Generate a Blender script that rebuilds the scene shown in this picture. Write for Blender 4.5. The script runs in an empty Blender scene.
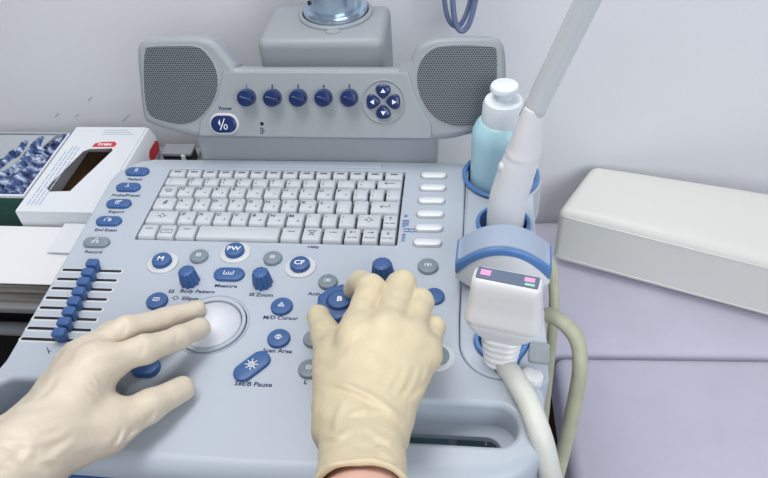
import bpy, bmesh, math, random
import numpy as np
from mathutils import Vector, Matrix

random.seed(7)
PI = math.pi
COL = bpy.context.scene.collection
UP = 0.80                                   # height of the control panel above the floor
ORG = {}                                    # object -> origin in panel coordinates (roots only)

# ------------------------------------------------------------------ camera
F_PX = 700.0
PITCH, ROLL, YAW = 0.824751, -0.078042, 0.148172
CAM = Vector((0.179930, -0.560643, 0.431113))
CROT = (Matrix.Rotation(YAW, 3, 'Z') @ Matrix.Rotation(PITCH, 3, 'X') @ Matrix.Rotation(ROLL, 3, 'Z'))

def ray(px, py):
    return CROT @ Vector(((px - 384) / F_PX, -(py - 239) / F_PX, -1.0))

def at(px, py, z=0.0):                      # point at height z (metres over the panel)
    d = ray(px, py)
    return CAM + d * ((z - CAM.z) / d.z)

def at_y(px, py, y):
    d = ray(px, py)
    return CAM + d * ((y - CAM.y) / d.y)

cd = bpy.data.cameras.new('camera')
cam = bpy.data.objects.new('camera', cd)
COL.objects.link(cam)
cd.sensor_fit = 'HORIZONTAL'
cd.sensor_width = 36.0
cd.lens = F_PX / 768 * 36.0
cd.clip_start = 0.02
cam.matrix_world = Matrix.Translation(CAM + Vector((0, 0, UP))) @ CROT.to_4x4()
bpy.context.scene.camera = cam

# ------------------------------------------------------------------ materials
def lin(c):
    c = c / 255.0
    return c / 12.92 if c <= 0.04045 else ((c + 0.055) / 1.055) ** 2.4

def rgb(r, g, b):
    return (lin(r), lin(g), lin(b), 1.0)

def mat(name, col, rough=0.4, bump=0.0, bscale=200.0, var=0.0, vscale=8.0, metal=0.0, coat=0.0,
        sss=0.0, spec=0.5, detail=3.0, dist=0.0, trans=0.0, ior=1.45):
    m = bpy.data.materials.new(name)
    m.use_nodes = True
    nt = m.node_tree
    b = nt.nodes['Principled BSDF']
    b.inputs['Base Color'].default_value = col
    b.inputs['Roughness'].default_value = rough
    b.inputs['Metallic'].default_value = metal
    b.inputs['Specular IOR Level'].default_value = spec
    b.inputs['Coat Weight'].default_value = coat
    b.inputs['Coat Roughness'].default_value = 0.15
    b.inputs['Transmission Weight'].default_value = trans
    b.inputs['IOR'].default_value = ior
    if sss:
        b.inputs['Subsurface Weight'].default_value = sss
        b.inputs['Subsurface Radius'].default_value = (0.006, 0.004, 0.003)
        b.inputs['Subsurface Scale'].default_value = 0.6
    tc = nt.nodes.new('ShaderNodeTexCoord')
    if var:
        n = nt.nodes.new('ShaderNodeTexNoise')
        n.inputs['Scale'].default_value = vscale
        n.inputs['Detail'].default_value = 4
        nt.links.new(tc.outputs['Object'], n.inputs['Vector'])
        mx = nt.nodes.new('ShaderNodeMix')
        mx.data_type = 'RGBA'
        mx.inputs[6].default_value = tuple(max(0, c * (1 - var)) for c in col[:3]) + (1,)
        mx.inputs[7].default_value = tuple(min(1, c * (1 + var)) for c in col[:3]) + (1,)
        nt.links.new(n.outputs['Fac'], mx.inputs[0])
        nt.links.new(mx.outputs[2], b.inputs['Base Color'])
    if bump:
        n2 = nt.nodes.new('ShaderNodeTexNoise')
        n2.inputs['Scale'].default_value = bscale
        n2.inputs['Detail'].default_value = detail
        n2.inputs['Distortion'].default_value = dist
        nt.links.new(tc.outputs['Object'], n2.inputs['Vector'])
        bp = nt.nodes.new('ShaderNodeBump')
        bp.inputs['Strength'].default_value = bump
        bp.inputs['Distance'].default_value = 0.002
        nt.links.new(n2.outputs['Fac'], bp.inputs['Height'])
        nt.links.new(bp.outputs['Normal'], b.inputs['Normal'])
    return m

M = {}
M['shell'] = mat('console_plastic', rgb(178, 187, 199), 0.36, bump=0.05, bscale=900, var=0.015)
M['head'] = mat('head_plastic', rgb(152, 158, 164), 0.42, bump=0.05, bscale=900)
M['key'] = mat('keycap_plastic', rgb(196, 200, 207), 0.5, bump=0.05, bscale=1200)
M['well'] = mat('keyboard_well', rgb(16, 20, 30), 0.6)
M['blue'] = mat('blue_plastic', rgb(58, 94, 148), 0.38, bump=0.04, bscale=1000)
M['blue_dark'] = mat('navy_plastic', rgb(30, 50, 98), 0.22)
M['blue_light'] = mat('light_blue_plastic', rgb(88, 130, 188), 0.35)
M['grey_btn'] = mat('grey_button', rgb(124, 138, 148), 0.35)
M['pale'] = mat('pale_surround', rgb(206, 208, 212), 0.4)
M['white_btn'] = mat('white_button', rgb(220, 223, 229), 0.3, coat=0.2)
M['ball'] = mat('trackball_white', rgb(208, 211, 220), 0.38)
M['ink'] = mat('navy_ink', rgb(26, 42, 92), 0.6)
M['ink_white'] = mat('white_ink', rgb(240, 243, 248), 0.6)
M['ink_key'] = mat('key_ink', rgb(52, 62, 88), 0.6)
M['ink_faint'] = mat('faint_ink', rgb(150, 158, 172), 0.6)
M['black'] = mat('black_gap', rgb(14, 16, 20), 0.6)
M['glove'] = mat('cream_latex', rgb(212, 199, 168), 0.46, bump=0.5, bscale=55, detail=5, dist=1.2,
                 var=0.03, vscale=30, sss=0.12)
M['glove2'] = mat('pale_cream_latex', rgb(212, 200, 182), 0.46, bump=0.45, bscale=55, detail=5, dist=1.2,
                  var=0.03, vscale=30, sss=0.12)
M['skin'] = mat('skin', rgb(226, 184, 170), 0.5, bump=0.1, bscale=300, var=0.05, vscale=60, sss=0.2)
M['probe'] = mat('probe_white', rgb(226, 227, 230), 0.3, bump=0.03, bscale=600)
M['shaft'] = mat('shaft_grey', rgb(203, 208, 212), 0.25, coat=0.4)
M['cable'] = mat('cable_white', rgb(216, 219, 212), 0.45, bump=0.06, bscale=500, var=0.04, vscale=90)
M['cable_old'] = mat('cable_beige', rgb(184, 184, 160), 0.5, bump=0.08, bscale=500, var=0.2, vscale=70)
M['lens'] = mat('lens_grey_blue', rgb(158, 172, 192), 0.4)
M['cable_blue'] = mat('cable_blue', rgb(122, 136, 172), 0.35)
M['gel'] = mat('cyan_gel', rgb(184, 224, 236), 0.3, var=0.02, sss=0.3)
M['cap'] = mat('cap_white', rgb(232, 240, 246), 0.3, sss=0.2)
M['vinyl'] = mat('lavender_vinyl', rgb(194, 192, 209), 0.5, bump=0.7, bscale=22, var=0.10, vscale=18, detail=7, dist=0.6)
M['vinyl_white'] = mat('white_vinyl', rgb(226, 228, 222), 0.42, bump=0.35, bscale=24, var=0.02, detail=5)
M['wall'] = mat('wall_paint', rgb(232, 233, 238), 0.85, bump=0.12, bscale=160, var=0.03, vscale=5)
M['floor'] = mat('brown_floor', rgb(86, 66, 58), 0.5, var=0.2, vscale=10)
M['card'] = mat('white_card', rgb(230, 234, 240), 0.6, var=0.02)
M['card_grey'] = mat('grey_card', rgb(176, 182, 188), 0.8, var=0.06, vscale=30)
M['card_brown'] = mat('brown_card', rgb(104, 76, 48), 0.85, var=0.2, vscale=60, bump=0.3, bscale=90)
M['green'] = mat('green_print', rgb(52, 96, 88), 0.6, var=0.25, vscale=120)
M['red'] = mat('red_print', rgb(214, 56, 62), 0.55)
M['print_blue'] = mat('pale_blue_print', rgb(176, 190, 216), 0.6)
M['paper'] = mat('paper', rgb(238, 239, 242), 0.8, var=0.01)
def cover_material():
    m = mat('blue_shoe_cover', rgb(98, 116, 156), 0.4, bump=0.4, bscale=120)
    nt = m.node_tree; b = nt.nodes['Principled BSDF']
    tc = nt.nodes.new('ShaderNodeTexCoord')
    mp = nt.nodes.new('ShaderNodeMapping')
    mp.inputs['Rotation'].default_value = (0, 0, -1.25)
    mp.inputs['Scale'].default_value = (28, 170, 60)
    mp.vector_type = 'POINT'
    n = nt.nodes.new('ShaderNodeTexNoise'); n.inputs['Scale'].default_value = 1.0; n.inputs['Detail'].default_value = 5
    rp = nt.nodes.new('ShaderNodeValToRGB')
    e = rp.color_ramp.elements
    e[0].position = 0.36; e[0].color = rgb(22, 34, 66)
    e[1].position = 0.66; e[1].color = rgb(206, 216, 234)
    k = e.new(0.5); k.color = rgb(74, 98, 150)
    nt.links.new(tc.outputs['Object'], mp.inputs['Vector']); nt.links.new(mp.outputs['Vector'], n.inputs['Vector'])
    nt.links.new(n.outputs['Fac'], rp.inputs['Fac']); nt.links.new(rp.outputs['Color'], b.inputs['Base Color'])
    return m
M['cover'] = cover_material()
M['table'] = mat('table_grey', rgb(150, 152, 156), 0.5)
M['steel'] = mat('steel', rgb(186, 204, 222), 0.22, metal=0.85)
M['teal'] = mat('tray_teal_grey', rgb(168, 192, 200), 0.45)
M['label'] = mat('label_slate', rgb(92, 108, 130), 0.3, coat=0.4)
M['pink'] = mat('pink_print', rgb(224, 160, 208), 0.5)
M['mint'] = mat('mint_print', rgb(150, 214, 190), 0.5)

def page_material():
    m = mat('page_edges', rgb(150, 146, 138), 0.85)
    nt = m.node_tree
    b = nt.nodes['Principled BSDF']
    tc = nt.nodes.new('ShaderNodeTexCoord')
    mp = nt.nodes.new('ShaderNodeMapping')
    mp.inputs['Scale'].default_value = (5, 5, 420)
    n = nt.nodes.new('ShaderNodeTexNoise')
    n.inputs['Scale'].default_value = 1.0
    n.inputs['Detail'].default_value = 4
    r = nt.nodes.new('ShaderNodeValToRGB')
    r.color_ramp.elements[0].position = 0.3
    r.color_ramp.elements[0].color = rgb(96, 92, 88)
    r.color_ramp.elements[1].position = 0.7
    r.color_ramp.elements[1].color = rgb(196, 192, 184)
    nt.links.new(tc.outputs['Object'], mp.inputs['Vector'])
    nt.links.new(mp.outputs['Vector'], n.inputs['Vector'])
    nt.links.new(n.outputs['Fac'], r.inputs['Fac'])
    nt.links.new(r.outputs['Color'], b.inputs['Base Color'])
    return m
M['pages'] = page_material()

def grille_material():
    m = mat('perforated_grille', rgb(120, 126, 134), 0.45)
    nt = m.node_tree
    b = nt.nodes['Principled BSDF']
    N, L = nt.nodes.new, nt.links.new
    tc = N('ShaderNodeTexCoord')
    def cell(off):
        mp = N('ShaderNodeMapping'); mp.vector_type = 'POINT'
        s = 0.0023
        mp.inputs['Scale'].default_value = (1 / s, 1 / (s * 1.732), 0)
        mp.inputs['Location'].default_value = (off, off, 0)
        L(tc.outputs['Object'], mp.inputs['Vector'])
        fr = N('ShaderNodeVectorMath'); fr.operation = 'FRACTION'
        L(mp.outputs['Vector'], fr.inputs[0])
        sb = N('ShaderNodeVectorMath'); sb.operation = 'SUBTRACT'
        sb.inputs[1].default_value = (0.5, 0.5, 0)
        L(fr.outputs[0], sb.inputs[0])
        ml = N('ShaderNodeVectorMath'); ml.operation = 'MULTIPLY'
        ml.inputs[1].default_value = (1, 1.732, 0)
        L(sb.outputs[0], ml.inputs[0])
        ln = N('ShaderNodeVectorMath'); ln.operation = 'LENGTH'
        L(ml.outputs[0], ln.inputs[0])
        return ln.outputs['Value']
    mn = N('ShaderNodeMath'); mn.operation = 'MINIMUM'
    L(cell(0.0), mn.inputs[0]); L(cell(0.5), mn.inputs[1])
    rp = N('ShaderNodeValToRGB')
    rp.color_ramp.elements[0].position = 0.34
    rp.color_ramp.elements[0].color = rgb(22, 27, 36)
    rp.color_ramp.elements[1].position = 0.42
    rp.color_ramp.elements[1].color = rgb(132, 139, 148)
    L(mn.outputs[0], rp.inputs['Fac'])
    L(rp.outputs['Color'], b.inputs['Base Color'])
    return m
M['grille'] = grille_material()

# ------------------------------------------------------------------ building helpers
def tag(o, label=None, cat=None, group=None, kind=None):
    if label: o['label'] = label
    if cat: o['category'] = cat
    if group: o['group'] = group
    if kind: o['kind'] = kind
    return o

def thing(name, label, cat, loc, group=None, rotz=0.0):
    o = bpy.data.objects.new(name, None)
    o.empty_display_size = 0.03
    o.location = loc
    o.rotation_euler = (0, 0, rotz)
    COL.objects.link(o)
    ORG[o.name] = Vector(loc)
    return tag(o, label, cat, group)

def finish(me, smooth=40):
    if smooth is not None:
        me.polygons.foreach_set('use_smooth', [True] * len(me.polygons))
        if smooth < 180:
            me.set_sharp_from_angle(angle=math.radians(smooth))

def add(name, verts, faces, m, parent=None, smooth=40, local=False, origin=None, recalc=True):
    """One mesh object. verts in panel coordinates (or in the parent's own frame when local)."""
    vs = [Vector(v) for v in verts]
    if origin is None:
        xs = [v.x for v in vs]; ys = [v.y for v in vs]; zs = [v.z for v in vs]
        origin = Vector(((min(xs) + max(xs)) / 2, (min(ys) + max(ys)) / 2, min(zs)))
    origin = Vector(origin)
    me = bpy.data.meshes.new(name)
    me.from_pydata([tuple(v - origin) for v in vs], [], faces)
    if recalc:
        bm = bmesh.new(); bm.from_mesh(me)
        bmesh.ops.recalc_face_normals(bm, faces=bm.faces)
        bm.to_mesh(me); bm.free()
    me.update()
    finish(me, smooth)
    mats = m if isinstance(m, (list, tuple)) else [m]
    for k in mats: me.materials.append(k)
    o = bpy.data.objects.new(name, me)
    COL.objects.link(o)
    put(o, origin, parent, local)
    return o

def put(o, origin, parent, local=False):
    origin = Vector(origin)
    if parent is None:
        o.location = origin
        ORG[o.name] = origin
        return
    o.parent = parent
    if local:
        o.location = origin
    else:
        o.location = origin - ORG.get(parent.name, Vector((0, 0, 0)))
    ORG[o.name] = origin

def add_bm(name, bm, m, parent=None, smooth=40, local=False, origin=None):
    vs = [v.co.copy() for v in bm.verts]
    bm.verts.index_update()
    fs = [[v.index for v in f.verts] for f in bm.faces]
    bm.free()
    return add(name, vs, fs, m, parent, smooth, local, origin)

def rrect(w, d, r, n=5, cx=0.0, cy=0.0, rot=0.0):
    r = min(r, w / 2 - 1e-6, d / 2 - 1e-6)
    out = []
    for (sx, sy, a0) in ((1, 1, 0), (-1, 1, PI / 2), (-1, -1, PI), (1, -1, 1.5 * PI)):
        for k in range(n + 1):
            a = a0 + PI / 2 * k / n
            out.append((sx * (w / 2 - r) + r * math.cos(a), sy * (d / 2 - r) + r * math.sin(a)))
    c, s = math.cos(rot), math.sin(rot)
    return [(cx + x * c - y * s, cy + x * s + y * c) for x, y in out]

def circle(r, n=40, cx=0.0, cy=0.0):
    return [(cx + r * math.cos(2 * PI * k / n), cy + r * math.sin(2 * PI * k / n)) for k in range(n)]

def loft(sections, cap0=True, cap1=True):
    n = len(sections[0]); vs = []; fs = []
    for s in sections: vs += [tuple(p) for p in s]
    for i in range(len(sections) - 1):
        for k in range(n):
            a = i * n + k; b = i * n + (k + 1) % n
            fs.append((a, b, b + n, a + n))
    if cap0: fs.append(tuple(reversed(range(n))))
    if cap1: fs.append(tuple(range((len(sections) - 1) * n, len(sections) * n)))
    return vs, fs

def merge(parts):
    V, Fc = [], []
    for vs, fs in parts:
        b = len(V); V += list(vs); Fc += [tuple(i + b for i in f) for f in fs]
    return V, Fc

def pad(w, d, r, z0, h, cx=0.0, cy=0.0, rot=0.0, dome=0.0, rim=0.0012, n=6):
    """A button: rounded outline, soft upper rim, slightly domed top."""
    S = []
    def sec(ins, z):
        S.append([(x, y, z) for x, y in rrect(w - 2 * ins, d - 2 * ins, max(r - ins, 1e-4), n, cx, cy, rot)])
    sec(0, z0); sec(0, z0 + h - rim); sec(rim * 0.3, z0 + h - rim * 0.3); sec(rim, z0 + h)
    if dome:
        sec(min(w, d) * 0.25, z0 + h + dome * 0.7); sec(min(w, d) * 0.42, z0 + h + dome)
    return loft(S)

def xform(vf, mtx):
    return [mtx @ Vector(v) for v in vf[0]], vf[1]

def lathe(profile, n=40, cx=0.0, cy=0.0, mod=None):
    S = []
    for r, z in profile:
        s = []
        for k in range(n):
            a = 2 * PI * k / n
            rr = r * (mod(a, z) if mod else 1.0)
            s.append((cx + rr * math.cos(a), cy + rr * math.sin(a), z))
        S.append(s)
    return loft(S)

def catmull(pts, n=8, closed=False):
    P = [np.array(p, float) for p in pts]; out = []
    N = len(P)
    for i in range(N if closed else N - 1):
        if closed: a, b, c, d = P[i - 1], P[i], P[(i + 1) % N], P[(i + 2) % N]
        else: a, b, c, d = P[max(i - 1, 0)], P[i], P[i + 1], P[min(i + 2, N - 1)]
        for k in range(n):
            t = k / n
            out.append(0.5 * (2 * b + (c - a) * t + (2 * a - 5 * b + 4 * c - d) * t * t + (3 * b - a - 3 * c + d) * t ** 3))
    if not closed: out.append(P[-1])
    return [tuple(p) for p in out]

def tube(path, rad, seg=14, flat=1.0):
    P = [Vector(p) for p in path]; n = len(P); S = []
    t = (P[1] - P[0]).normalized()
    u = t.orthogonal().normalized()
    for i, p in enumerate(P):
        t2 = (P[min(i + 1, n - 1)] - P[max(i - 1, 0)]).normalized()
        q = t.rotation_difference(t2); u = (q @ u).normalized(); t = t2
        v = t.cross(u)
        r = rad(i / (n - 1)) if callable(rad) else rad
        S.append([tuple(p + (u * math.cos(2 * PI * k / seg) + v * math.sin(2 * PI * k / seg) * flat) * r) for k in range(seg)])
    return loft(S)

def rbox(x0, x1, y0, y1, z0, z1, bev=0.003, seg=3):
    bm = bmesh.new()
    bmesh.ops.create_cube(bm, size=1)
    for v in bm.verts:
        v.co = Vector(((x0 + x1) / 2 + v.co.x * (x1 - x0), (y0 + y1) / 2 + v.co.y * (y1 - y0), (z0 + z1) / 2 + v.co.z * (z1 - z0)))
    if bev:
        bmesh.ops.bevel(bm, geom=list(bm.edges), offset=bev, segments=seg, profile=0.5, affect='EDGES')
    bm.verts.index_update()
    r = [v.co.copy() for v in bm.verts], [tuple(v.index for v in f.verts) for f in bm.faces]
    bm.free()
    return r

def shrink(loop, d):
    """Offset a closed outline inwards by d (outwards when negative)."""
    out = []; n = len(loop)
    A = sum(loop[i][0] * loop[(i + 1) % n][1] - loop[(i + 1) % n][0] * loop[i][1] for i in range(n))
    s = 1 if A > 0 else -1
    for i in range(n):
        p = Vector(loop[i]); a = Vector(loop[i - 1]); b = Vector(loop[(i + 1) % n])
        t1 = (p - a).normalized(); t2 = (b - p).normalized(); t = (t1 + t2).normalized()
        k = min(1.0 / max(t.dot(t1), 0.5), 1.5)
        out.append((p.x - t.y * s * d * k, p.y + t.x * s * d * k))
    return out

def fill(loops, z, up):
    """Flat cap spanned by outlines (later loops are holes)."""
    cu = bpy.data.curves.new('cap', 'CURVE')
    cu.dimensions = '2D'; cu.fill_mode = 'BOTH'
    for lp in loops:
        sp = cu.splines.new('POLY'); sp.points.add(len(lp) - 1)
        for p, (x, y) in zip(sp.points, lp): p.co = (x, y, 0, 1)
        sp.use_cyclic_u = True
    tmp = bpy.data.objects.new('cap_tmp', cu)
    COL.objects.link(tmp)
    dg = bpy.context.evaluated_depsgraph_get()
    me = bpy.data.meshes.new_from_object(tmp.evaluated_get(dg))
    vs = [(v.co.x, v.co.y, z) for v in me.vertices]
    fs = []
    for p in me.polygons:
        f = list(p.vertices)
        if (p.normal.z > 0) != up: f.reverse()
        fs.append(tuple(f))
    bpy.data.objects.remove(tmp); bpy.data.curves.remove(cu); bpy.data.meshes.remove(me)
    return vs, fs

def plate(name, loops, z0, z1, bev, m, parent=None, smooth=40, local=False, res=5, drop=None):
    """A slab cut out of 2D outlines with a rounded upper rim; bev may be one width per loop."""
    bevs = bev if isinstance(bev, (list, tuple)) else [bev] * len(loops)
    drops = drop if drop else bevs
    parts = []; caps = []
    for li, lp in enumerate(loops):
        sg = 1 if li == 0 else -1
        rings = []
        for k in range(res + 1):
            a = PI / 2 * k / res
            bw = [bevs[li](x, y) if callable(bevs[li]) else bevs[li] for x, y in lp]
            dw = [drops[li](x, y) if callable(drops[li]) else drops[li] for x, y in lp]
            un = shrink(lp, sg * 0.001)
            rings.append([(x + (u - x) * 1000 * b * (1 - math.sin(a)), y + (v - y) * 1000 * b * (1 - math.sin(a)), z1 - d * (1 - math.cos(a)))
                          for (x, y), (u, v), b, d in zip(lp, un, bw, dw)])
        caps.append([(x, y) for x, y, z in rings[0]])
        rings.append([(x, y, z0) for x, y in lp])
        parts.append(loft(rings, False, False))
    parts.append(fill(caps, z1, True)); parts.append(fill(loops, z0, False))
    V, Fc = merge(parts)
    bm = bmesh.new()
    bv = [bm.verts.new(v) for v in V]
    for f in Fc:
        try: bm.faces.new([bv[i] for i in f])
        except ValueError: pass
    bmesh.ops.remove_doubles(bm, verts=bm.verts, dist=2e-6)
    bmesh.ops.recalc_face_normals(bm, faces=bm.faces)
    o = add_bm(name, bm, m, parent, smooth, local)
    zt = z1 - o.location.z if parent is None or local else None
    for p in o.data.polygons:
        if abs(p.normal.z) > 0.9999: p.use_smooth = False
    return o

FONT_CACHE = {}
def text_vf(body, size, cx=0.0, cy=0.0, z=0.0, shear=0.0, rot=0.0, bold=0.0, align='CENTER', sx=1.0):
    cu = bpy.data.curves.new('t', 'FONT')
    cu.body = body; cu.size = size; cu.align_x = align; cu.align_y = 'CENTER'
    cu.shear = shear; cu.offset = bold; cu.extrude = 0.00006; cu.resolution_u = 2
    o = bpy.data.objects.new('t', cu); COL.objects.link(o)
    dg = bpy.context.evaluated_depsgraph_get()
    me = bpy.data.meshes.new_from_object(o.evaluated_get(dg))
    c, s = math.cos(rot), math.sin(rot)
    ym = (min(v.co.y for v in me.vertices) + max(v.co.y for v in me.vertices)) / 2
    for v in me.vertices: v.co.y -= ym
    vs = [Vector((cx + v.co.x * sx * c - v.co.y * s, cy + v.co.x * sx * s + v.co.y * c, z + v.co.z)) for v in me.vertices]
    fs = [tuple(p.vertices) for p in me.polygons]
    bpy.data.objects.remove(o); bpy.data.curves.remove(cu); bpy.data.meshes.remove(me)
    return vs, fs

def strokes(lines, w, cx=0.0, cy=0.0, z=0.0, s=1.0, h=0.0001):
    parts = []
    for ln in lines:
        for (a, b) in zip(ln[:-1], ln[1:]):
            a2 = Vector((cx + a[0] * s, cy + a[1] * s)); b2 = Vector((cx + b[0] * s, cy + b[1] * s))
            d = b2 - a2
            if d.length < 1e-9: continue
            d.normalize(); n = Vector((-d.y, d.x)) * w / 2; e = d * w * 0.4
            q = [a2 - e + n, a2 - e - n, b2 + e - n, b2 + e + n]
            parts.append(([(p.x, p.y, z) for p in q] + [(p.x, p.y, z + h) for p in q],
                          [(0, 1, 2, 3), (7, 6, 5, 4), (0, 4, 5, 1), (1, 5, 6, 2), (2, 6, 7, 3), (3, 7, 4, 0)]))
    return merge(parts)

# ------------------------------------------------------------------ THE ULTRASOUND CONSOLE
console = thing('ultrasound_console', 'light blue-grey ultrasound console with keyboard, trackball, blue buttons and twin speakers',
                'ultrasound machine', (0.03, -0.08, -UP))

KBW, KBD = 0.245, 0.1065
# ---- control panel slab: outline counter-clockwise
def arc(cx, cy, r, a0, a1, n=10):
    return [(cx + r * math.cos(math.radians(a0 + (a1 - a0) * k / n)), cy + r * math.sin(math.radians(a0 + (a1 - a0) * k / n))) for k in range(n + 1)]
PZ = -0.044
outline = []
outline += arc(-0.142, -0.022, 0.040, 90, 180)                    # rear left corner
outline += [(-0.1795, -0.12), (-0.178, -0.20), (-0.1772, -0.250)]
outline += [(-0.181, -0.268), (-0.190, -0.282)]
outline += arc(-0.165, -0.300, 0.033, 170, 270)                   # front left corner
outline += [(-0.08, -0.334), (0.03, -0.336), (0.14, -0.334), (0.19, -0.330)]
outline += arc(0.203, -0.292, 0.038, -80, 0)                      # front right corner
outline += [(0.2425, -0.262)]
outline += arc(0.234, -0.259, 0.0085, 0, 90, 4)
outline += arc(0.214, -0.2145, 0.0332, 265, 182, 10)                # step around the probe holders
outline += [(0.1805, -0.19), (0.1822, -0.09), (0.1838, 0.012)]
outline += arc(0.177, 0.012, 0.006, 0, 90, 3)
kb_hole = rrect(KBW + 0.002, KBD + 0.002, 0.002, 2, 0, -KBD / 2)
hole_r = rrect(0.113, 0.032, 0.0155, 8, 0.1665, -0.2865)
hole_l = rrect(0.108, 0.036, 0.017, 8, -0.122, -0.2855)
moat = circle(0.0293, 56, -0.0208, -0.206)
def edge_t(x, y):                           # the fillet widens towards the front edge
    t = min(max((-0.285 - y) / 0.045, 0), 1)
    return t * t * (3 - 2 * t)
plate('control_panel', [outline, kb_hole, hole_r, hole_l, moat], PZ, 0.0, [lambda x, y: 0.0022 + 0.0105 * edge_t(x, y), 0.0010, 0.0042, 0.0042, 0.0006], M['shell'], console, drop=[lambda x, y: 0.0022 + 0.0125 * edge_t(x, y), 0.0008, 0.005, 0.005, 0.0006])
# ---- side wing with the probe holders
wing = [(0.1845, 0.012)]
wing += arc(0.218, -0.004, 0.0405, 152, -40, 18)
wing += [(0.2478, -0.05), (0.2475, -0.15), (0.2485, -0.209), (0.2475, -0.240)]
wing += arc(0.2395, -0.2435, 0.008, 0, -90, 4)
wing += arc(0.214, -0.2145, 0.0326, 268, 183, 10)
wing += [(0.1812, -0.19), (0.1829, -0.09)]
cup_hole = circle(0.0345, 40, 0.218, -0.004)
ring_hole = circle(0.0225, 36, 0.2185, -0.075)
mid_hole = circle(0.0150, 36, 0.2165, -0.147)
pear = catmull([(0.2135, -0.193), (0.199, -0.197), (0.1925, -0.210), (0.1955, -0.222), (0.204, -0.2305), (0.2075, -0.2385),
                (0.2135, -0.2425), (0.2225, -0.2385), (0.2265, -0.228), (0.2325, -0.218), (0.2345, -0.208), (0.228, -0.197)], 5, True)
plate('holder_wing', [wing, cup_hole, ring_hole, mid_hole, pear], PZ + 0.002, -0.0008, 0.0020, M['shell'], console)

plate('holder_liner', [pear, shrink(pear, 0.0034)], -0.034, 0.0022, 0.0008, M['blue_light'], console)

def ring_lathe(r_in, r_out, z0, z1, cx, cy, flare=0.0025):
    prof = [(r_in, z0), (r_in + 0.001, z1 - 0.001), (r_in + 0.0012, z1 + 0.0008), (r_out + flare * 0.6, z1 + 0.0012), (r_out + flare, z1),
            (r_out + flare, z1 - 0.0016), (r_out, z1 - 0.0026), (r_out - 0.0004, z0), (r_in, z0)]
    S = []
    n = 44
    for r, z in prof: S.append([(cx + r * math.cos(2 * PI * k / n), cy + r * math.sin(2 * PI * k / n), z) for k in range(n)])
    return loft(S, False, False)
cupv = ring_lathe(0.0325, 0.0342, -0.060, 0.0026, 0.218, -0.004, 0.0035)
base = loft([[(x, y, -0.0615) for x, y in circle(0.0335, 44, 0.218, -0.004)], [(x, y, -0.058) for x, y in circle(0.0335, 44, 0.218, -0.004)]])
add('bottle_holder', *merge([cupv, base]), M['blue_light'], console)
add('probe_ring', *ring_lathe(0.0205, 0.0223, -0.036, 0.002, 0.2185, -0.075), M['blue_light'], console)
add('probe_ring', *ring_lathe(0.0132, 0.0149, -0.036, 0.0005, 0.2165, -0.147, 0.001), M['blue_light'], console)
add('cable_clip', *pad(0.017, 0.013, 0.006, -0.012, 0.0165, 0.2345, -0.2455, -0.35, 0.0008, 0.002), M['probe'], console)
add('cable_clip', *pad(0.016, 0.020, 0.003, -0.020, 0.0215, 0.2415, -0.222, -0.1, 0, 0.002), M['head'], console)

# ---- blue strip under the front edge, left of the hand grips
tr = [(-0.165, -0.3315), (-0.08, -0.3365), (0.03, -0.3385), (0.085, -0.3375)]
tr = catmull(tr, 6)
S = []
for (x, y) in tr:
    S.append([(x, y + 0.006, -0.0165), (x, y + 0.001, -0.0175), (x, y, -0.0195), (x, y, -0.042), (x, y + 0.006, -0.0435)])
add('front_strip', *loft(S), M['blue'], console)
# ---- machine body under the panel
add('machine_body', *rbox(-0.115, 0.155, -0.235, 0.080, -0.62, PZ - 0.0005, 0.02), M['shell'], console)
add('base_foot', *rbox(-0.17, 0.23, -0.30, 0.24, -0.74, -0.622, 0.03), M['head'], console)
for (x, y) in ((-0.12, -0.25), (0.18, -0.25), (-0.12, 0.19), (0.18, 0.19)):
    add('caster', *xform(lathe([(0.001, -0.014), (0.026, -0.014), (0.030, -0.010), (0.030, 0.010), (0.026, 0.014), (0.001, 0.014)], 28),
                         Matrix.Translation((x, y, -UP + 0.0301)) @ Matrix.Rotation(PI / 2, 4, 'Y')), M['black'], console)
add('tray', *rbox(-0.192, 0.205, -0.325, -0.237, -0.085, -0.078, 0.003), M['teal'], console)
plate('grip_ledge', [rrect(0.118, 0.037, 0.018, 8, 0.1665, -0.2865), rrect(0.104, 0.024, 0.0118, 8, 0.1615, -0.2925)], -0.0320, -0.0265, 0.0006, M['shell'], console)
add('tray_lip', *rbox(-0.16, 0.216, -0.2515, -0.2465, -0.077, -0.056, 0.002), M['teal'], console)
cyl = tube(catmull([(0.176, -0.2525, -0.0745), (0.186, -0.29, -0.0745), (0.189, -0.322, -0.0745)], 6), 0.0035, 10)
add('tray_pipe', *cyl, M['probe'], console)
add('tray_pad', *pad(0.06, 0.045, 0.012, -0.0775, 0.004, 0.135, -0.288, 0.05), M['head'], console)
add('tray_stay', *rbox(0.205, 0.211, -0.325, -0.255, -0.085, PZ - 0.001, 0.001), M['shell'], console)

# ---- keyboard
add('keyboard_well', *rbox(-KBW / 2 - 0.0035, KBW / 2 + 0.0035, -KBD - 0.0035, 0.0035, -0.009, -0.0062, 0), M['well'], console)
rows = [
    [169, 187, 203.3, 219.4, 235.3, 251.5, 267.8, 284, 300.6, 317.2, 334, 350.6, 367.6, 385, 404.5],
    [164, 188, 204.3, 220.7, 237.5, 253.7, 270.5, 287.2, 304, 320.7, 338, 357.4, 377, 403],
    [160, 178.3, 195.8, 213.3, 230.8, 248.3, 265.8, 283.3, 300.8, 318.3, 335.8, 353.6, 369.6, 385.4, 401.5],
    [153, 176.3, 193.9, 211.6, 229.2, 246.9, 264.4, 282.2, 300.2, 318.2, 336.4, 353, 369.7, 399.4],
    [146, 178.5, 196.8, 214.7, 232.7, 250.4, 268.8, 287.8, 306.2, 322.6, 339, 356.6, 381.5, 397.6],
    [138.5, 157.7, 176.8, 198, 282.3, 303.3, 323.8, 344.8, 362, 379.2, 396.4]]
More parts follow.
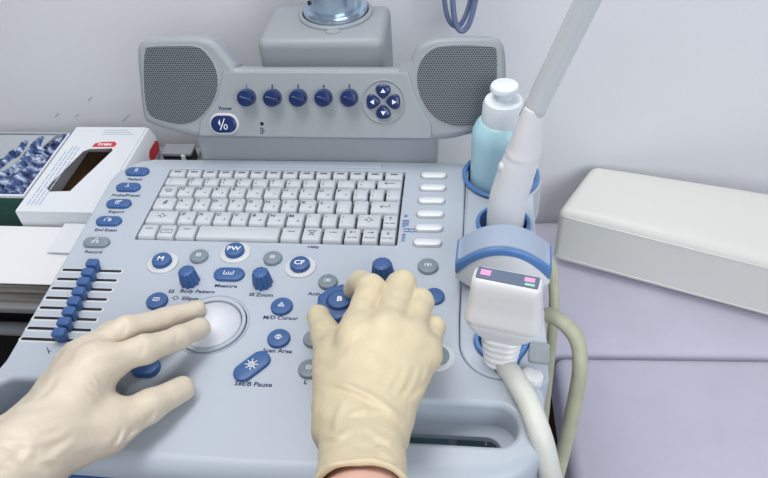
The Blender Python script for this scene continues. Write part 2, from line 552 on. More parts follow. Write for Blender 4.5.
ybound = [168.8, 177.1, 185.7, 197.2, 210.3, 224.4, 239.0]
xleft = [171.3, 167, 162.5, 156.7, 150, 142.8, 135.3]
yb = [at(x, y).y for x, y in zip(xleft, ybound)]
yb = [(v - yb[0]) / (yb[-1] - yb[0]) * -KBD for v in yb]

def keycap(w, d, h, cx, cy, z0):
    S = []
    def sec(l, f, z, r):                     # l: side/back inset, f: front inset
        S.append([(x, y, z) for x, y in rrect(w - 2 * l, d - l - f, r, 3, cx, cy + (f - l) / 2)])
    sec(0, 0, z0, 0.0008); sec(0.0003, 0.0009, z0 + h * 0.6, 0.0010)
    sec(0.0006, 0.0018, z0 + h - 0.0004, 0.0012); sec(0.0010, 0.0023, z0 + h, 0.0014)
    return loft(S)

LEG = [
    ['~2'] * 14,
    ['!1', '@2', '#3', '$4', '%5', '^6', '&7', '*8', '(9', ')0', '_-', '+=', '<-'],
    ['tab', 'Q', 'W', 'E', 'R', 'T', 'Y', 'U', 'I', 'O', 'P', '{[', '}]', '|\\'],
    ['lock', 'A', 'S', 'D', 'F', 'G', 'H', 'J', 'K', 'L', ':;', '"\'', 'ret'],
    ['shift', 'Z', 'X', 'C', 'V', 'B', 'N', 'M', '<,', '>.', '?/', 'shift', 'up'],
    ['~1', 'box', '~1', '', '~1', 'cut', '~1', 'lf', 'rt', 'dn']]
KZ, KH = -0.0060, 0.0072
KT = KZ + KH
for r, row in enumerate(rows):
    L0, R0 = row[0], row[-1]
    y1, y0 = yb[r], yb[r + 1]
    for k in range(len(row) - 1):
        x0 = -KBW / 2 + (row[k] - L0) / (R0 - L0) * KBW
        x1 = -KBW / 2 + (row[k + 1] - L0) / (R0 - L0) * KBW
        w, d = x1 - x0 - 0.0021, y1 - y0 - 0.0016
        cx, cy = (x0 + x1) / 2, (y0 + y1) / 2
        nm = 'space_bar' if (r == 5 and k == 3) else 'key'
        key = add(nm, *keycap(w, d, KH, cx, cy, KZ), M['key'], console)
        lg = LEG[r][k]
        zz = KT + 0.00003
        tx, ty = x0 + w * 0.30, y1 - d * 0.30
        V = None
        if lg == '': continue
        if lg.startswith('~'):
            n = int(lg[1]); V = strokes([[(-0.35, 0.12 * j), (0.35, 0.12 * j)] for j in range(n)], 0.0008, cx, cy + (0.001 if r == 0 else d * 0.18), zz, 0.009)
        elif lg == 'tab':
            V = strokes([[(-.4, .2), (.4, .2)], [(-.4, 0), (.4, 0)], [(-.2, -.25), (.4, -.25)]], 0.0007, cx, cy + 0.001, zz, 0.009)
        elif lg == 'lock':
            V = merge([text_vf('8', 0.0075, cx, cy + 0.0014, zz, 0.3, 0, 0.0002)])
        elif lg == 'shift':
            V = strokes([[(-1, 0), (-.4, .0), (-.4, .2), (0, .75), (.4, .2), (.4, 0), (1, 0)], [(-1, 0), (-.4, -.2), (0, -.7), (.4, -.2), (1, 0)]], 0.0005, cx, cy + 0.0012, zz, 0.0045)
        elif lg == 'ret':
            V = strokes([[(1, .5), (1, -.2), (-1, -.2)], [(-.5, .2), (-1, -.2), (-.5, -.6)]], 0.0006, cx, cy + 0.0012, zz, 0.0045)
        elif lg == '<-':
            V = strokes([[(1, 0), (-1, 0)], [(-.5, .4), (-1, 0), (-.5, -.4)]], 0.0006, cx, cy + 0.001, zz, 0.005)
        elif lg == 'box':
            V = strokes([[(-1, -.4), (1, -.4), (1, .4), (-1, .4), (-1, -.4)], [(-.5, 0), (.5, 0)]], 0.0005, cx, cy, zz, 0.0055)
        elif lg == 'cut':
            V = strokes([[(-.6, -.6), (.6, .6)], [(-.6, .6), (.6, -.6)], [(-1, .95), (1, .95)]], 0.0008, cx, cy + 0.001, zz, 0.004)
        elif lg in ('up', 'dn', 'lf', 'rt'):
            a = {'up': [[(0, -.6), (0, .8)], [(-.4, .3), (0, .8), (.4, .3)]], 'dn': [[(0, .8), (0, -.6)], [(-.4, -.1), (0, -.6), (.4, -.1)]],
                 'lf': [[(1, .3), (-1, .3)], [(-.5, .7), (-1, .3), (-.5, -.1)]], 'rt': [[(-1, .3), (1, .3)], [(.5, .7), (1, .3), (.5, -.1)]]}[lg]
            V = merge([strokes(a, 0.0006, cx, cy + d * 0.18, zz, 0.0026), strokes([[(-1, 0), (-.2, 0)], [(.1, 0), (1, 0)]], 0.0008, cx, cy - d * 0.16, zz, 0.0045)])
        elif len(lg) == 2:
            V = merge([text_vf(lg[0], 0.0042, tx, cy + d * 0.24, zz, 0), text_vf(lg[1], 0.0042, tx, cy - d * 0.14, zz, 0)])
        else:
            sm = strokes([[(-.5, -.3), (.4, -.3)], [(-.1, .4), (.4, .4), (.4, -.3)]] if (k + r) % 2 else [[(-.4, .3), (0, -.3), (.4, .3)]], 0.0005, cx + w * 0.18, cy - d * 0.12, zz, 0.0022)
            V = merge([text_vf(lg, 0.0052, tx, ty, zz, 0.0, 0, 0.00014, sx=1.15), sm])
        add('key_legend', *V, M['ink_key'], key, smooth=None)

add('ridge_strip', *pad(0.187, 0.0105, 0.001, -0.0005, 0.0022, 0.005, 0.0100, 0.0, 0, 0.0008), M['shell'], console)

# ---- legends on the panel
def legend(txt, x, y, size=0.0062, rot=0.0, parent=console, m='ink', bold=0.00014, z=0.00005, align='CENTER', sx=1.12):
    size *= 0.84
    return add('legend', *text_vf(txt, size, x, y, z, 0.05, rot, bold, align, sx), M[m], parent, smooth=None)

# ---- left column of pill buttons
ICON = {
    'person': [[(0, .9), (0, .5)], [(-.5, .3), (.5, .3)], [(-.3, .3), (-.3, -.8)], [(.3, .3), (.3, -.8)], [(0, .5), (0, -.1)]],
    'probe': [[(-.1, .9), (0, .2), (.2, -.2)], [(-.5, -.4), (.5, -.4)]],
    'report': [[(-.7, -.6), (-.7, .6), (.5, .6)], [(-.7, -.6), (.4, -.6)], [(-.3, .1), (.2, .1)], [(-.1, -.3), (.9, .7)]],
    'exam': [[(-.9, -.6), (-.9, .2), (-.3, .7), (.1, .4), (.5, .6)], [(.2, -.6), (.2, .1), (.9, .1), (.9, -.6), (.2, -.6)], [(.3, -.2), (.8, -.2)]],
    'record': [[(-.3, .9), (.3, .9), (.3, .3), (-.3, .3), (-.3, .9)], [(-.9, -.7), (-.3, -.7), (-.3, -.1), (-.9, -.1), (-.9, -.7)], [(.3, -.7), (.9, -.7), (.9, -.1), (.3, -.1), (.3, -.7)], [(-.5, 0), (0, .3), (.5, 0)]],
    'tri': [[(-.8, -.5), (.8, -.5), (0, .8), (-.8, -.5)], [(-.2, -.1), (.2, -.1)]],
    'scan': [[(-.9, 0), (0, .7), (.9, 0), (0, -.7), (-.9, 0)], [(0, .8), (0, -.8)], [(-.5, .6), (.5, -.6)], [(-.5, -.6), (.5, .6)]],
    'ruler': [[(-1, .5), (-1, -.5), (1, -.5), (1, .5)], [(-.5, -.5), (-.5, 0)], [(0, -.5), (0, .2)], [(.5, -.5), (.5, 0)]],
    'loop': [[(-.8, -.5), (-.8, .5), (.8, .5), (.8, -.5), (-.8, -.5)], [(-.3, -.2), (.3, .2)]],
    'target': [[(.5 * math.cos(a * PI / 4), .5 * math.sin(a * PI / 4)) for a in range(9)], [(-1, 0), (-.3, 0)], [(1, 0), (.3, 0)], [(0, 1), (0, .3)], [(0, -1), (0, -.3)], [(-.7, .7), (.7, -.7)], [(-.7, -.7), (.7, .7)]],
    'cols': [[(-.6, .5), (-.9, 0), (-.6, -.5)], [(.6, .5), (.9, 0), (.6, -.5)], [(-.1, -.5), (-.1, .5)], [(.2, .4), (.2, -.4)]],
    'square': [[(-.6, -.5), (.6, -.5), (.6, .5), (-.6, .5), (-.6, -.5)], [(-.6, 0), (.6, 0)]],
}
def button(name, w, d, r, x, y, m, icon=None, txt=None, rot=0.0, h=0.0034, isz=0.0036, dome=0.0006, tsz=0.008, iw=0.0006):
    b = add(name, *pad(w, d, r, -0.0003, h, x, y, rot, dome), M[m], console)
    z = h - 0.0003 + dome + 0.00005
    if icon: add('icon', *strokes(ICON[icon], iw, x, y, z, isz), M['ink_white'], b, smooth=None)
    if txt: add('letter', *text_vf(txt, tsz, x, y, z, 0.0, 0, 0.0003, sx=1.15), M['ink_white'], b, smooth=None)
    return b
LX = -0.1568
for (y, ic, tx, m) in ((-0.0065, 'person', 'Patient', 'blue'), (-0.0325, 'probe', 'Probe/Preset', 'blue'), (-0.0585, 'report', 'Report', 'blue'),
                       (-0.0845, 'exam', 'End Exam', 'blue'), (-0.1145, 'record', 'Record', 'grey_btn')):
    button('pill_button', 0.0255, 0.0125, 0.0062, LX, y, m, ic)
    legend(tx, LX + 0.001, y - 0.0112, 0.0060)
# ---- white soft keys
for k in range(6):
    x, y = 0.1522 - 0.0003 * k, -0.006 - 0.0196 * k
    s = add('softkey_surround', *pad(0.0275, 0.0108, 0.0054, -0.0005, 0.0011, x, y, 0, 0, 0.0005), M['head'], console)
    add('soft_key', *pad(0.0248, 0.0085, 0.0042, -0.0003, 0.0030, x, y, 0, 0.0006, 0.001), M['white_btn'], console)
# ---- blue writing right of the keyboard, too small to read
vt = []
for j, (x, ya, yb_) in enumerate(((0.1285, -0.066, -0.070), (0.1275, -0.0735, -0.083), (0.1305, -0.0735, -0.082), (0.1285, -0.0925, -0.1035))):
    for q in range(int((ya - yb_) / 0.0022) + 1):
        yy = ya - q * 0.0022
        vt.append(strokes([[(x - 0.0011, yy), (x + 0.0013, yy + 0.0004 * (q % 2))]], 0.0011, 0, 0, 0.00005))
for (x, y) in ((0.1275, -0.0855), (0.1285, -0.0890)):
    for q in range(7):
        vt.append(strokes([[(x + q * 0.0021, y + 0.0006 * (q % 3)), (x + q * 0.0021 + 0.0012, y)]], 0.0012, 0, 0, 0.00005))
add('legend', *merge(vt), mat('bright_blue_ink', rgb(44, 92, 160), 0.6), console, smooth=None)
legend('Utility', 0.0480, -0.1125, 0.0045)

# ---- TGC sliders
for k in range(8):
    y = -0.1495 - 0.01128 * k
    x0, x1 = -0.1752, -0.1193
    slot = add('slider_slot', *pad(x1 - x0, 0.0032, 0.0016, -0.0006, 0.0008, (x0 + x1) / 2, y, 0, 0, 0.0003), M['well'], console)
    add('slot_rim', *pad(x1 - x0 + 0.0036, 0.0056, 0.0028, -0.0006, 0.0007, (x0 + x1) / 2, y - 0.0006, 0, 0, 0.0003), M['pale'], slot)
    px, py = 91.5 - 3.47 * k - 0.25 * k * (k > 3), 268.3 + 9.95 * k
    p = at(91.6 - 4.75 * k + 0.02 * k * k, 266.2 + 9.65 * k, 0.008)
    cx = p.x
    S = []
    for (w, d, z) in ((0.0085, 0.0060, 0.0004), (0.0090, 0.0066, 0.004), (0.0098, 0.0078, 0.0075), (0.0100, 0.0082, 0.0098), (0.0092, 0.0074, 0.0108), (0.0070, 0.0054, 0.0112)):
        S.append([(x, yy, z) for x, yy in rrect(w * 1.08, d * 1.1, 0.0022, 4, cx, y + 0.0004)])
    add('slider_knob', *loft(S), M['blue'], console)
add('slider_mark', *strokes([[(-.5, .8), (0, .1)], [(0, .1), (.5, -.6)], [(.1, -.1), (.6, 0)]], 0.0007, at(48, 351).x, at(48, 351).y, 0.00005, 0.004), M['ink'], console, smooth=None)

# ---- mode buttons with pale surrounds
def mode(px, py, txt):
    p = at(px, py)
    add('button_surround', *pad(0.0285, 0.0265, 0.013, -0.0003, 0.0022, p.x, p.y, 0, 0.0003, 0.0018), M['pale'], console)
    b = add('mode_button', *lathe([(0.0088, 0.0015), (0.0088, 0.0048), (0.0082, 0.0060), (0.006, 0.0067), (0.002, 0.0069)], 32, p.x, p.y), M['blue'], console)
    add('letter', *text_vf(txt, 0.0072, p.x, p.y - 0.0006, 0.0072, 0.0, 0, 0.00012, sx=1.1), M['ink_white'], b, smooth=None)
mode(163.0, 263.5, 'M'); mode(235.5, 253.5, 'PW'); mode(300.5, 267.5, 'CF')
def roundb(name, px, py, r, m, icon, h=0.0032, isz=0.0032):
    p = at(px, py)
    b = add(name, *lathe([(r, -0.0003), (r, h - 0.0012), (r * 0.93, h - 0.0003), (r * 0.75, h), (r * 0.2, h + 0.0003)], 32, p.x, p.y), M[m], console)
    if icon: add('icon', *strokes(ICON[icon], 0.0006, p.x, p.y, h + 0.0004, isz), M['ink_white'], b, smooth=None)
    return p
roundb('round_button', 199.5, 257.5, 0.0084, 'grey_btn', 'square')
roundb('round_button', 273, 259.5, 0.0084, 'grey_btn', 'square')
p = roundb('round_button', 328, 283, 0.0084, 'grey_btn', 'cols'); legend('Active', p.x - 0.008, p.y - 0.013, 0.0058)
roundb('round_button', 428, 267.5, 0.0090, 'grey_btn', 'cols')
roundb('round_button', 434, 297.5, 0.0088, 'blue', None)
roundb('round_button', 157.5, 302, 0.0092, 'blue', 'loop')
p = roundb('round_button', 282, 307.5, 0.0092, 'blue', 'tri'); legend('M/D Cursor', p.x + 0.001, p.y - 0.0112)
p = roundb('round_button', 279, 339.5, 0.0092, 'blue', 'scan'); legend('Scan Area', p.x + 0.001, p.y - 0.0112)
roundb('round_button', 314, 340, 0.0086, 'grey_btn', None)
p = roundb('round_button', 309.5, 370, 0.0086, 'grey_btn', 'square'); legend('L', p.x - 0.001, p.y - 0.0112)
p = roundb('round_button', 437, 357, 0.0095, 'grey_btn', None)
add('button_surround', *lathe([(0.0135, -0.0003), (0.0135, 0.0006), (0.0125, 0.0012), (0.011, 0.0014)], 32, p.x, p.y), M['pale'], console)
p = at(229.5, 275.5); button('pill_button', 0.0275, 0.0150, 0.0080, p.x, p.y, 'blue', 'ruler', isz=0.0042); legend('Measure', p.x, p.y - 0.0125)
a, b = at(244.0, 373.5), at(260.5, 361.0)
c = (a + b) / 2; d = b - a
button('pill_button', d.length + 0.0160, 0.0160, 0.0080, c.x, c.y, 'blue', 'target', rot=math.atan2(d.y, d.x), isz=0.0050)
q = at(252, 384); legend('Set/B Pause', q.x + 0.001, q.y, 0.0066)
p = at(146.5, 369); button('pill_button', 0.0225, 0.0170, 0.0080, p.x, p.y, 'blue', None, h=0.006)
q = at(198.5, 292.0); legend('Body Pattern', q.x - 0.001, q.y, 0.0062)
add('legend_mark', *strokes(ICON['square'], 0.0007, at(171.5, 291.3).x, at(171.5, 291.3).y, 0.00005, 0.0032), M['ink'], console, smooth=None)
q = at(190, 299.0); legend('Ellipse', q.x, q.y, 0.0062)
add('legend_mark', *strokes([[(-1, 0), (0, .8), (1, 0), (0, -.8), (-1, 0)]], 0.0006, at(175.5, 298.0).x, at(175.5, 298.0).y, 0.00005, 0.0028), M['ink'], console, smooth=None)
q = at(264.5, 295); legend('Zoom', q.x, q.y, 0.0064)
add('legend_mark', *strokes(ICON['square'], 0.0007, at(252, 294.5).x, at(252, 294.5).y, 0.00005, 0.0028), M['ink'], console, smooth=None)

# ---- fluted knobs
def fluted(name, x, y, r0, r1, h, n=10, amp=0.10, m='blue', mm=60):
    def mod(a, z):
        t = min(max(z / h, 0), 1)
        return 1 - amp * (0.5 + 0.5 * math.cos(n * a)) ** 1.5 * (0.35 + 0.65 * (1 if z < h * 0.93 else 0.3))
    prof = [(r0 * 1.02, -0.0002), (r0 * 1.02, 0.0015), (r0, 0.003), (r0 * 0.6 + r1 * 0.4, h * 0.5), (r1 * 1.02, h * 0.86), (r1 * 0.95, h * 0.94), (r1 * 0.8, h * 0.985), (r1 * 0.4, h)]
    return add(name, *lathe(prof, mm, x, y, mod), M[m], console)
for (px, py) in ((190.3, 282.0), (263.0, 283.8)):
    p = at(px, py); fluted('rotary_knob', p.x, p.y, 0.0086, 0.0072, 0.0150, 10, 0.18)
p = at(383, 276.5); fluted('rotary_knob', p.x, p.y, 0.0100, 0.0084, 0.0165, 12, 0.16)
BK = at(339.5, 299, 0.022); bx, by = BK.x, BK.y
def lobes(a, z): return 1 - 0.085 * (0.5 + 0.5 * math.cos(10 * a)) ** 1.3 * min(max(z / 0.006, 0.3), 1)
bk = add('mode_knob', *lathe([(0.0222, -0.0002), (0.0222, 0.003), (0.0214, 0.006), (0.0196, 0.0165), (0.0190, 0.0188), (0.0178, 0.0198), (0.0140, 0.0200), (0.002, 0.0200)], 100, bx, by, lobes), M['blue'], console)
add('knob_gap', *lathe([(0.0110, 0.0190), (0.0110, 0.0202), (0.0100, 0.0203)], 40, bx, by), M['blue_dark'], bk)
add('knob_button', *lathe([(0.0093, 0.0195), (0.0093, 0.0212), (0.0086, 0.0219), (0.005, 0.0222), (0.002, 0.0223)], 40, bx, by), M['blue'], bk)
add('letter', *text_vf('B', 0.0070, bx, by, 0.0225, 0.0, 0, 0.0002, sx=1.15), M['ink_white'], bk, smooth=None)

# ---- trackball
TX, TY = -0.0208, -0.206
add('trackball_rim', *[*ring_lathe(0.0297, 0.0312, -0.002, -0.0004, TX, TY, 0.0004)], M['shell'], console)
add('trackball_gap', *lathe([(0.0296, -0.009), (0.0296, -0.0058), (0.002, -0.0058)], 48, TX, TY), M['black'], console)
add('trackball_ring', *ring_lathe(0.0244, 0.0282, -0.0055, 0.0002, TX, TY, 0.0003), M['shell'], console)
R = 0.0330
prof = [(R * math.sin(t), R * math.cos(t) - (R - 0.0105)) for t in [0.84 - 0.84 * k / 12 for k in range(13)]]
prof[-1] = (0.0003, prof[-1][1])
add('trackball', *lathe([(prof[0][0], prof[0][1] - 0.004)] + prof, 48, TX, TY), M['ball'], console, smooth=180)

# ---- rear riser and head with speakers
add('rear_riser', *rbox(-0.0945, 0.1535, 0.0185, 0.085, -0.030, 0.033, 0.003), M['head'], console)
TILT = math.radians(25)
HO = Vector((0.0365, 0.0080, 0.0300))
HX = Vector((1, 0, 0)); HU = Vector((0, math.sin(TILT), math.cos(TILT))); HN = Vector((0, -math.cos(TILT), math.sin(TILT)))
def onhead(px, py, n=0.0):
    d = ray(px, py); o = HO + HN * n
    k = (o - CAM).dot(HN) / d.dot(HN)
    q = CAM + d * k - HO
    return (q.dot(HX), q.dot(HU))
left_out = [(143, 115.7), (139.5, 85), (137.2, 52), (141, 42.5), (149, 39.2), (170, 37.6), (194, 37.6), (208, 40), (217, 46), (225, 55.5), (233, 65.5), (243, 70)]
left_mid = [(320, 70.4)]
head_px = left_out + [(320, 70.3), (400, 70.3), (408, 67), (413.5, 55), (419.5, 46), (432, 40.5), (447, 38.7), (475, 38.2), (492, 39.2), (500, 43), (503.5, 52), (504.8, 80), (502.5, 122),
           (494, 129), (472, 133), (433, 139.2), (320, 138), (236, 137.3), (199, 136.2), (165, 128.5), (149, 122.8)]
def soften(pts, n=5): return [tuple(p) for p in catmull(pts, n, True)]
hx = [onhead(*q) for q in head_px]
head = plate('control_head', [shrink(soften(hx, 4), -0.0013)], -0.028, 0.0, 0.0065, M['head'], None, local=True)
hm = Matrix((HX, HU, HN)).transposed().to_4x4()
ctr = head.location.copy()
hm.translation = HO + hm.to_3x3() @ ctr
head.parent = console
head.matrix_local = Matrix.Translation(-Vector(console.location)) @ hm
HC = ctr                                              # head-local origin
def hadd(name, vf, m, parent=head, smooth=40):
    vs = [Vector(v) - HC for v in vf[0]]
    if parent is not head:
        vs = [v - Vector(parent.location) for v in vs]
    return add(name, vs, vf[1], M[m] if isinstance(m, str) else m, parent, smooth, local=True)
gl = [(145.5, 50.5), (150, 47.2), (175, 46.4), (197, 47.2), (207.5, 55), (214.5, 66), (217.8, 80), (216, 94), (209, 107.5), (197.5, 119.3), (183, 124.2), (165, 121.5), (149.5, 114.5), (145, 97), (143.8, 70)]
gr = [(496.2, 51), (491.5, 47.2), (466, 45.6), (441, 46.8), (429.5, 51.5), (420.5, 62), (417, 77), (419.5, 94), (427, 109), (439.5, 120.5), (458, 126.3), (478, 124), (492, 117), (495.8, 99), (496.8, 70)]
for g in (gl, gr):
    lp = soften([onhead(*q) for q in g], 4)
    vs = [(x, y, 0.0004) for x, y in lp] + [(x, y, -0.0006) for x, y in lp]
    n = len(lp)
    fs = [tuple(range(n)), tuple(reversed(range(n, 2 * n)))] + [(k, n + k, n + (k + 1) % n, (k + 1) % n) for k in range(n)]
    go = hadd('speaker_grille', (vs, fs), 'grille')
    big = shrink(lp, -0.0016)
    rim = loft([[(x, y, -0.0005) for x, y in shrink(lp, -0.0022)], [(x, y, 0.0003) for x, y in shrink(lp, -0.0014)], [(x, y, 0.0004) for x, y in shrink(lp, -0.0008)], [(x, y, 0.0003) for x, y in lp]], False, False)
    hadd('grille_rim', rim, 'head')
fp_px = [(224, 71.6), (221, 84), (217.8, 97), (208.5, 111), (201, 121.5), (199.6, 135.6), (320, 137.6), (432, 138.4), (431, 123), (420.5, 106.5), (412.8, 87), (408.5, 72.2), (320, 71.3)]
fpl = [onhead(*q) for q in fp_px]
vs_pl = plate('face_plate', [fpl], -0.004, 0.0030, 0.0016, M['head'], None, local=True)
vs_pl.parent = head; vs_pl.location = Vector(vs_pl.location) - HC
FZ = 0.0030
def hknob(px, py):
    x, y = onhead(px, py, 0.010)
    body = lathe([(0.0086, FZ - 0.0005), (0.0086, FZ + 0.004), (0.0080, FZ + 0.0105), (0.0072, FZ + 0.012), (0.004, FZ + 0.0126)], 32, x, y)
    k = hadd('head_knob', body, 'blue_dark')
    rb = rbox(x - 0.0055, x + 0.0078, y - 0.0018, y + 0.0018, FZ + 0.006, FZ + 0.0142, 0.0012)
    mm = Matrix.Translation((x, y, 0)) @ Matrix.Rotation(-0.3, 4, 'Z') @ Matrix.Translation((-x, -y, 0))
    hadd('grip', xform(rb, mm), 'blue_dark', k)
    return x, y
for k, px in enumerate((245.8, 271.7, 297.5, 323, 348.8)):
    x, y = hknob(px, 98.2 - 0.2 * (k == 0))
    lx, ly = onhead(px + 0.5, 86.2, FZ)
    hadd('legend', text_vf(str(k + 1), 0.0042, lx, ly, FZ + 0.00005, 0.1, 0, 0.0002), 'ink', smooth=None)
x, y = onhead(224.5, 123.8, FZ)
hadd('button_surround', pad(0.0305, 0.0215, 0.0107, FZ - 0.0003, 0.0018, x, y, 0, 0, 0.0012), 'pale')
hadd('power_button', pad(0.0262, 0.0172, 0.0086, FZ, 0.0042, x, y, 0, 0.0004), 'blue_dark')
hadd('power_mark', merge([strokes([[(-.75, .2), (-.55, .75), (-.55, -.1)], [(-.5, -.9), (.3, .95)], [(.45 + .28 * math.cos(a * PI / 5), -.4 + .42 * math.sin(a * PI / 5)) for a in range(11)]], 0.0009, x, y, FZ + 0.0048, 0.0058)]), 'ink_white', smooth=None)
lx, ly = onhead(225.3, 108.3, FZ)
hadd('legend', text_vf('Power', 0.0046, lx, ly, FZ + 0.00005, 0.05, 0, 0.00014, sx=1.1), 'ink', smooth=None)
lx, ly = onhead(262, 123.8, FZ)
hadd('indicator_lamp', lathe([(0.0019, FZ - 0.0002), (0.0019, FZ + 0.0002), (0.001, FZ + 0.0004)], 16, lx, ly), 'black')
lx, ly = onhead(262.3, 130.8, FZ)
hadd('legend', strokes([[(-.6, -1), (-.6, 1), (.2, 1), (.2, .4)], [(-.6, -1), (.2, -1)], [(0, -.7), (.8, 0), (0, .6), (0, -.7)]], 0.0006, lx, ly, FZ + 0.00005, 0.0028), 'ink', smooth=None)
ax, ay = onhead(383.6, 101.5, FZ)
hadd('arrow_pad', loft([[(x_, y_, z_) for x_, y_ in circle(r_, 48, ax, ay)] for r_, z_ in ((0.0215, FZ - 0.0003), (0.0212, FZ + 0.0012), (0.0203, FZ + 0.0016), (0.0192, FZ + 0.0009), (0.0188, FZ + 0.0004))]), 'head')
for k in range(4):
    a = PI / 2 * k
    def rt(pts): return [(ax + x_ * math.cos(a) - y_ * math.sin(a), ay + x_ * math.sin(a) + y_ * math.cos(a)) for x_, y_ in pts]
    shape = catmull([(0.0030, 0), (0.0066, 0.0048), (0.0115, 0.0071), (0.0153, 0.0052), (0.0163, 0), (0.0153, -0.0052), (0.0115, -0.0071), (0.0066, -0.0048)], 4, True)
    S = [[(x_, y_, z_) for x_, y_ in rt(shrink([(q[0], q[1]) for q in shape], ins))] for ins, z_ in ((0, FZ), (0, FZ + 0.003), (0.0006, FZ + 0.0040), (0.0016, FZ + 0.0044))]
    hadd('arrow_button', loft(S), 'blue_dark')
    tri = rt([(0.0128, 0), (0.0088, 0.0024), (0.0088, -0.0024)])
    hadd('arrow_mark', ([(x_, y_, FZ + 0.0045) for x_, y_ in tri] + [(x_, y_, FZ + 0.0047) for x_, y_ in tri], [(0, 1, 2), (5, 4, 3), (0, 3, 4, 1), (1, 4, 5, 2), (2, 5, 3, 0)]), 'ink_white', smooth=None)

# ---- monitor mount
MZ = 0.100
add('monitor_mount', *rbox(-0.0335, 0.0985, 0.086, 0.172, -0.60, MZ, 0.009, 4), M['head'], console)
mc = at_y(335.5, 13, 0.120)
mx_, my_ = 0.0410, 0.148
add('mount_collar', *lathe([(0.040, MZ - 0.0005), (0.040, MZ + 0.002), (0.0385, MZ + 0.0035), (0.036, MZ + 0.0035), (0.0355, MZ + 0.001)], 48, mx_, my_), M['head'], console)
add('collar_gap', *lathe([(0.0365, MZ + 0.0002), (0.0365, MZ + 0.0022), (0.034, MZ + 0.0024)], 48, mx_, my_), M['black'], console)
add('post_flange', *lathe([(0.0345, MZ + 0.0018), (0.0345, MZ + 0.008), (0.0335, MZ + 0.0095), (0.031, MZ + 0.010)], 48, mx_, my_), M['steel'], console)
add('monitor_post', *lathe([(0.0285, MZ + 0.009), (0.0285, MZ + 0.30), (0.027, MZ + 0.302)], 48, mx_, my_), M['steel'], console)
add('post_screw', *lathe([(0.0022, -0.001), (0.0022, 0.0005), (0.001, 0.0008)], 16), M['black'], console)
ps = bpy.data.objects[[o.name for o in bpy.data.objects if o.name.startswith('post_screw')][-1]]
ps.location = Vector((mx_ - 0.0235, my_ - 0.0165, MZ + 0.0195)) - Vector(console.location)
ps.rotation_euler = Vector((-0.82, -0.57, 0)).to_track_quat('Z', 'Y').to_euler()
cp = at(333, 32, MZ)
add('mount_cap', *pad(0.016, 0.009, 0.0044, MZ - 0.0005, 0.0022, cp.x, cp.y, 0, 0.0004), M['head'], console)

# ------------------------------------------------------------------ gel bottle
BX, BY = 0.2160, -0.005
bot = thing('gel_bottle', 'cyan gel bottle with a white push cap standing in the blue holder', 'bottle', (BX, BY, -0.057))
prof = [(0.022, -0.0575), (0.0262, -0.056), (0.0276, -0.052), (0.0278, -0.02), (0.0278, 0.047), (0.0272, 0.054), (0.0245, 0.0610), (0.0215, 0.0650), (0.020, 0.0670)]
add('bottle_body', *lathe(prof, 48, BX, BY), M['gel'], bot, smooth=60)
add('cap', *lathe([(0.0192, 0.0645), (0.0194, 0.0700), (0.0186, 0.0830), (0.0170, 0.0875), (0.0100, 0.0900)], 40, BX, BY), M['cap'], bot, smooth=50)
add('nozzle', *lathe([(0.0078, 0.089), (0.0075, 0.0955), (0.0110, 0.0970), (0.0128, 0.0985), (0.0128, 0.1010), (0.0118, 0.1028), (0.006, 0.1035), (0.0045, 0.1045), (0.002, 0.1048)], 36, BX, BY), M['cap'], bot, smooth=50)

# ------------------------------------------------------------------ probes
def sect(w, d, r, z, cx=0.0, cy=0.0, rot=0.0, n=6):
    return [(x, y, z) for x, y in rrect(w, d, r, n, cx, cy, rot)]

# front probe
P1 = Vector((0.2120, -0.2300, 0.0)); PR = math.radians(-13)
pr1 = thing('ultrasound_probe', 'white ultrasound probe with a slate label strip on top and a ribbed neck, nearest holder', 'probe', P1 + Vector((0, 0, -0.02)), 'probes in the console holders')
RZ = Matrix.Translation(P1) @ Matrix.Rotation(PR, 4, 'Z')
def p1(sections, cap=True): return xform(loft(sections), RZ)
body = [sect(0.030, 0.020, 0.008, 0.0245), sect(0.036, 0.022, 0.009, 0.028), sect(0.045, 0.024, 0.008, 0.035), sect(0.0515, 0.026, 0.008, 0.043), sect(0.0535, 0.0268, 0.008, 0.0475), sect(0.0530, 0.0264, 0.008, 0.0482),
        sect(0.0545, 0.0270, 0.008, 0.0490), sect(0.0540, 0.0262, 0.0075, 0.055), sect(0.0520, 0.0225, 0.007, 0.062), sect(0.0500, 0.0200, 0.006, 0.072), sect(0.0485, 0.0196, 0.006, 0.084), sect(0.0478, 0.0180, 0.006, 0.0915), sect(0.0468, 0.0160, 0.0055, 0.0965), sect(0.0440, 0.0128, 0.005, 0.0990)]
body = [[(x, y, 0.049 - (0.049 - z) * 0.74 if z < 0.049 else 0.049 + (z - 0.049) * 0.80) for x, y, z in q] for q in body]
ZL = 0.049 + 0.050 * 0.80
add('probe_body', *p1(body), M['probe'], pr1, smooth=50)
neck = []
for k in range(25):
    t = k / 24; z = 0.033 - 0.042 * t
    rib = 0.0013 * (1 if (k % 4) in (1, 2) else 0)
    neck.append(sect(0.0285 - 0.0085 * t + rib * 2, 0.022 - 0.003 * t + rib * 2, 0.0096, z))
add('strain_relief', *p1(neck[::-1]), M['probe'], pr1, smooth=35)
lab = add('label_strip', *p1([sect(0.0420, 0.0108, 0.0015, ZL - 0.0002), sect(0.0420, 0.0108, 0.0015, ZL + 0.0006)]), M['label'], pr1)
for (xa, xb, y0_, hh, mk) in ((-0.0185, -0.0115, 0.0006, 0.0052, 'pink'), (0.0110, 0.0180, 0.0014, 0.0040, 'pink'), (0.0120, 0.0185, -0.0030, 0.0022, 'mint')):
    add('label_print', *xform(strokes([[(xa + hh * 0.4, y0_), (xb - hh * 0.4, y0_)]], hh, 0, 0, ZL + 0.0007), RZ), M[mk], lab, smooth=None)
